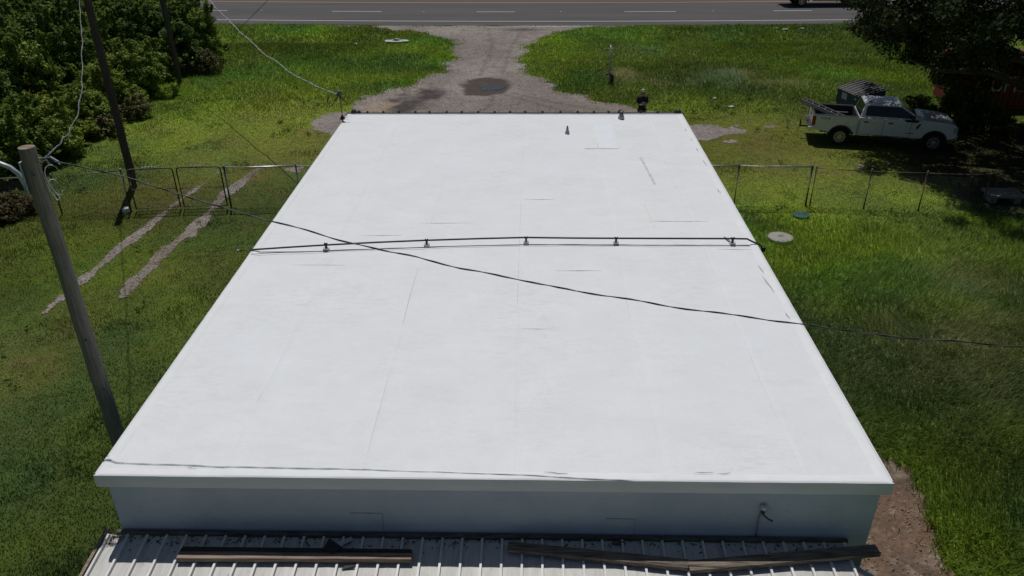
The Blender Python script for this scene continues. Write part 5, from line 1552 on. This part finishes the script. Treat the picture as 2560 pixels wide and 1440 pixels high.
# brown dry shrubs at the thicket foot, brush pile by the fence, and shrub under the oak
def one_shrub(x, y, h, r, nc, cols, name, label, seed, lsize=0.1, per=60, cat='shrub', group=None):
    e = empty(name, (x, y, float(gz(np.array([x]), np.array([y]))[0])-0.03))
    v, f, c = shrub_meshes(name, seed, h, r, nc, per, lsize, cols)
    mesh_np('crown', v, f, M['leaf'], e, col=c)
    stems(h, r, 7, seed, .03).build('trunk', M['bark'], e, smooth=True)
    return tag(e, label, cat, group)
dry = (np.array([0.085, 0.08, 0.03]), np.array([0.17, 0.165, 0.06]))
one_shrub(-19.2, 47.3, 1.2, 0.8, 40, dry, 'dry_shrub', 'brown dry shrub at the thicket corner nearest the highway', 901, 0.09, 34)
one_shrub(-19.7, 38.2, 0.9, 0.7, 30, dry, 'dry_shrub', 'brown dry shrub at thicket foot behind the dark pole', 905, 0.09, 34)
one_shrub(-19.8, 35.4, 0.8, 0.7, 30, dry, 'dry_shrub', 'brown dry shrub at thicket foot close to the gate', 908, 0.09, 34)
one_shrub(-19.2, 26.0, 0.7, 1.0, 40, (np.array([0.07, 0.055, 0.025]), np.array([0.16, 0.13, 0.06])), 'brush_pile', 'low brown brush clump on the near side of the left fence', 911, 0.09, 50, 'brush')
one_shrub(20.4, 37.3, 1.5, 1.1, 90, (np.array([0.06, 0.10, 0.012]), np.array([0.13, 0.17, 0.02])), 'sapling_bush', 'sunlit yellow green bush in front of the red container', 921, 0.1, 60)
one_shrub(18.3, 37.6, 1.0, 0.9, 50, (np.array([0.06, 0.10, 0.012]), np.array([0.13, 0.17, 0.02])), 'sapling_bush', 'low sunlit bush just beyond the hood of parked pickup', 925, 0.1, 60)
one_shrub(21.5, 36.6, 0.8, 1.2, 50, (np.array([0.06, 0.10, 0.012]), np.array([0.12, 0.15, 0.02])), 'sapling_bush', 'low green bush ahead of the parked pickup bumper', 928, 0.1, 50)

# oak: trunk, limbs, crown of many clumps
oe = tag(empty('oak_tree', (21.8, 32.8, 0)), 'huge dark evergreen oak spreading over the parked pickup', 'tree')
rnd = random.Random(5)
mb = MB()
mb.tube([(0, 0, -0.3), (0.05, 0.02, 0.6), (0.1, 0.1, 2.0), (0.0, 0.2, 3.2)], [0.65, 0.5, 0.42, 0.38], 14)
tips = []
for k in range(16):
    a = k*2*math.pi/16+rnd.uniform(-.2, .2)
    ln_ = rnd.uniform(5.0, 7.6)
    rise = rnd.uniform(1.0, 6.0)
    pts = [(0, 0.15, 2.4+rnd.uniform(0, 1.0))]
    for j in range(1, 5):
        u = j/4
        pts.append((ln_*u*math.cos(a+.12*math.sin(u*4)), 0.15+ln_*u*math.sin(a+.12*math.sin(u*4)), 2.8+rise*u**0.8+rnd.uniform(-.2, .2)))
    mb.tube(pts, [0.24, 0.2, 0.14, 0.09, 0.03], 8)
    tips.append(pts)
mb.tube([(0, .2, 3.0), (.3, .2, 5.5), (.2, .4, 8.5)], [.36, .25, .08], 10)
mb.build('trunk', M['bark'], oe, smooth=True)
g = np.random.default_rng(77)
cl = []
A3, B3 = np.array([14.8, 24.9, 5.05]), np.array([23.5, 39.6, 1.3])     # crown openings cut along camera sightlines to the container
C3, D3 = np.array([13.6, 25.0, 5.2]), np.array([21.5, 39.4, 1.7])
def seg_d(P, A, Bq):
    d = Bq-A
    t = np.clip(((P-A)@d)/(d@d), 0, 1)
    return np.linalg.norm(P-A-t*d)
while len(cl) < 1650:
    a = g.random()*2*math.pi
    u = g.random()
    zz = 1.6+10.2*u**1.15
    # outline: widest at z 5-6, drooping skirt on the -x side
    w = math.sin(math.pi*min(1, (zz+0.9)/13.3))**0.62
    lob = 1+0.13*math.sin(3*a+1.0)+0.09*math.sin(7*a+zz)+0.06*math.sin(11*a-zz*2)
    rr_ = w*lob*(0.45+0.55*g.random()**0.4)
    P = np.array([21.8+8.6*rr_*math.cos(a), 32.2+7.7*rr_*math.sin(a), zz])
    # skirt rises toward the camera and inside
    rel = math.hypot((P[0]-21.8)/8.6, (P[1]-32.2)/7.7)
    zmin = float(np.interp(P[0], [12, 13.5, 15, 17, 19], [7.2, 5.5, 4.2, 3.0, 2.0])) + 0.32*max(0, 34-P[1])*(1 if P[0] < 20 else 0.6)
    if P[2] < zmin: continue
    if seg_d(P, A3, B3) < 0.62+0.2*g.random() or seg_d(P, C3, D3) < 0.4+0.15*g.random(): continue
    cl.append((P[0]-21.8, P[1]-32.8, P[2], 0.38+0.4*g.random()))
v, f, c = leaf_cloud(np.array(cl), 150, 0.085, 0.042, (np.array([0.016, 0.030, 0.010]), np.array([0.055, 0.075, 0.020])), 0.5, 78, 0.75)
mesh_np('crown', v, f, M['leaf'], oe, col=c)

# ------------------------------------------------------------------ grass blades and loose stones
def visible(x, y, z=0.1, mar=0.16):
    p = np.stack([x, y, z-CAM_H+0*x], 1)
    u = p@np.array(AR); v_ = p@np.array(AD); w = p@np.array(AF)
    ok = (w > 1) & (np.abs(u/np.maximum(w, .1)) < 1280/FPX*(1+mar)) & (v_/np.maximum(w, .1) < 720/FPX*(1+mar)) & (v_/np.maximum(w, .1) > -720/FPX*(1+mar))
    return ok, w
def grass(name, x0, x1, y0, y1, dens, label, seed):
    g = np.random.default_rng(seed)
    N = int((x1-x0)*(y1-y0)*dens)
    x = x0+(x1-x0)*g.random(N); y = y0+(y1-y0)*g.random(N)
    ok, w = visible(x, y)
    keep = ok & (g.random(N) < np.clip((17.0/np.maximum(w, 1))**1.35, 0, 1))
    keep &= ~((x > WX0-0.02) & (x < WX1+0.02) & (y > WY0-0.1) & (y < WY1+0.02))
    keep &= ~((x > SX0+0.15) & (x < SX1-0.1) & (y < 9))
    x, y, w = x[keep], y[keep], w[keep]
    rd = road_c(x)
    dm = drive_mask(x, y)
    tm = np.where((x < -9.5) & (x > -16), track_mask(x, y), 1)
    bmk = bare_mask(x, y)+0.45
    dt = sdist(x, y, DIRT)+(fbm(x*1.6, y*1.6, 44, 4)-0.5)*0.8
    pr = np.ones(len(x))
    pr *= np.where(dm < -0.75, 0.002, sstep(-0.75, 0.45, dm))
    pr *= (0.08+0.92*sstep(-0.18, 0.42, tm))
    pr *= np.where(bmk < 0, 0.12, 1)
    pr *= np.where(dt < 0, np.where(dt > -0.2, 0.3, 0.008), 1)
    pr *= np.where((y > rd-5.8) & (y < rd+7.2), 0, 1)
    pr *= np.where(np.hypot(x-8.42, y-24.3) < 0.42, 0, 1)*np.where(np.hypot(x-9.7, y-26.25) < 0.31, 0, 1)
    pr *= 1-0.85*sstep(1.05, 0.75, np.hypot((x-22.2)/7.6, (y-30.2)/6.4)+(fbm(x*0.9, y*0.9, 95, 3)-0.5)*0.5)  # blades thinned where the oak's shade is painted into the ground
    # clumping
    pr *= 0.68+0.64*fbm(x*2.6, y*2.6, 141, 3)
    keep = g.random(len(x)) < pr
    x, y, w, dm = x[keep], y[keep], w[keep], dm[keep]
    n = len(x)
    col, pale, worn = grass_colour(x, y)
    # blade length: mown left, taller in the right yard and on the verges
    Lf = 0.045 + 0.17*sstep(4.5, 7.5, x)*sstep(28, 24, y) + 0.11*sstep(37, 44, y) + 0.07*sstep(0.55, 0.75, fbm(x*0.7, y*0.7, 151, 3))
    Lf = Lf*(1-0.55*np.clip(worn, 0, 1)) + 0.22*pale
    Lf *= 0.6+0.8*g.random(n)
    Lf *= 0.45+0.55*sstep(-0.5, 0.8, dm)
    sc = np.clip(w/24, 1, 3)
    wd = (0.006+0.005*g.random(n))*sc
    # lean: coherent wind-laid swirls plus scatter
    th = (fbm(x*0.33, y*0.33, 161, 2)*3.0+0.2)*math.pi
    th = th + g.normal(size=n)*0.9
    ln_ = (0.35+0.75*g.random(n))*Lf
    zz = gz(x, y)
    up = np.sqrt(np.maximum(Lf**2-(ln_*0.75)**2, (Lf*0.35)**2))
    dx, dy = np.cos(th)*ln_, np.sin(th)*ln_
    fa = g.random(n)*2*math.pi
    sx, sy = np.cos(fa)*wd, np.sin(fa)*wd
    b0 = np.stack([x-sx, y-sy, zz-0.01], 1); b1 = np.stack([x+sx, y+sy, zz-0.01], 1)
    m0 = np.stack([x-sx*.75+dx*.38, y-sy*.75+dy*.38, zz+up*.68], 1); m1 = np.stack([x+sx*.75+dx*.38, y+sy*.75+dy*.38, zz+up*.68], 1)
    tp = np.stack([x+dx, y+dy, zz+up], 1)
    V = np.stack([b0, b1, m0, m1, tp], 1).reshape(-1, 3)
    i = np.arange(n)*5
    F = np.concatenate([np.stack([i, i+1, i+3], 1), np.stack([i, i+3, i+2], 1), np.stack([i+2, i+3, i+4], 1)])
    q = (0.78+0.44*g.random(n))[:, None]
    yel = (g.random(n) < 0.08)[:, None]
    cb = col*q
    cb = np.where(yel, cb*0.4+np.array([0.20, 0.19, 0.06])*0.6, cb)
    C = np.repeat(cb, 5, axis=0)
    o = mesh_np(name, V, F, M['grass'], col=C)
    tag(o, label, 'grass', kind='stuff')
    return n
n1 = grass('grass', -27, 27, 4, 76, 840, 'short and tall green grass blades covering the open ground', 5)

def weeds(n, seed):
    g = np.random.default_rng(seed)
    x = -26+52*g.random(n*6); y = 6+55*g.random(n*6)
    ok, w = visible(x, y)
    ok &= (drive_mask(x, y) > 0.5) & ~((x > BX0-0.5) & (x < BX1+0.3) & (y > 5.5) & (y < BY1+0.5)) & (fbm(x*0.35, y*0.35, 171, 3) > 0.5) & (sdist(x, y, DIRT) > 0.3) & (y < road_c(x)-6.5)
    x, y = x[ok][:n], y[ok][:n]
    cl = []
    for a, b in zip(x, y):
        for k in range(g.integers(2, 6)):
            cl.append((a+g.normal()*0.16, b+g.normal()*0.16, float(gz(np.array([a]), np.array([b]))[0])+0.08+0.06*g.random(), 0.07+0.09*g.random()))
    v, f, c = leaf_cloud(np.array(cl), 14, 0.036, 0.02, (np.array([0.06, 0.10, 0.02]), np.array([0.11, 0.165, 0.026])), 0.9, seed, 0.7)
    tag(mesh_np('weeds', v, f, M['leaf'], col=c), 'dark broadleaf weed clumps scattered through the grass', 'weeds', kind='stuff')
weeds(260, 61)

def stones(name, mask, x0, x1, y0, y1, n, s0, s1, cols, label, seed):
    g = np.random.default_rng(seed)
    x = x0+(x1-x0)*g.random(n); y = y0+(y1-y0)*g.random(n)
    ok, w = visible(x, y)
    k = ok & (mask(x, y) < 0.35*g.random(len(x))**2)
    x, y = x[k], y[k]
    m_ = len(x)
    base = np.array([(1, 0, 0), (0, 1, 0), (-1, 0, 0), (0, -1, 0), (0, 0, .45), (0, 0, -.5)], float)
    fc = np.array([(0, 1, 4), (1, 2, 4), (2, 3, 4), (3, 0, 4), (1, 0, 5), (2, 1, 5), (3, 2, 5), (0, 3, 5)])
    s = s0+(s1-s0)*g.random(m_)**2.5
    a = g.random(m_)*6.28
    jit = 0.7+0.6*g.random((m_, 6, 1))
    bx = base[None]*jit*s[:, None, None]
    rx_ = bx[..., 0]*np.cos(a)[:, None]-bx[..., 1]*np.sin(a)[:, None]
    ry_ = bx[..., 0]*np.sin(a)[:, None]+bx[..., 1]*np.cos(a)[:, None]
    V = np.stack([rx_+x[:, None], ry_+y[:, None], bx[..., 2]+(gz(x, y)+0.02)[:, None]], -1).reshape(-1, 3)
    F = (np.arange(m_)[:, None, None]*6+fc[None]).reshape(-1, 3)
    t = g.random(m_)[:, None]
    C = np.repeat(cols[0]*(1-t)+cols[1]*t, 6, axis=0)
    o = mesh_np(name, V, F, M['stone'], col=C)
    tag(o, label, 'gravel', kind='stuff')
stones('gravel', drive_mask, -12, 10, 34, 62, 16000, 0.012, 0.04, (np.array([0.14, 0.12, 0.11]), np.array([0.40, 0.37, 0.35])), 'loose grey stones strewn over the gravel driveway', 31)
stones('track_gravel', track_mask, -15, -10.4, 19, 32, 9000, 0.008, 0.035, (np.array([0.16, 0.14, 0.125]), np.array([0.44, 0.41, 0.38])), 'loose pale stones in the two wheel tracks', 32)
stones('dirt_rubble', lambda x, y: sdist(x, y, DIRT)+0.15, 4.8, 8.4, 6, 14.4, 5200, 0.006, 0.03, (np.array([0.07, 0.05, 0.04]), np.array([0.42, 0.35, 0.28])), 'clods and pale chips on the bare dirt', 33)
print('blades', n1, 'tris', sum(len(m_.polygons) for m_ in bpy.data.meshes))
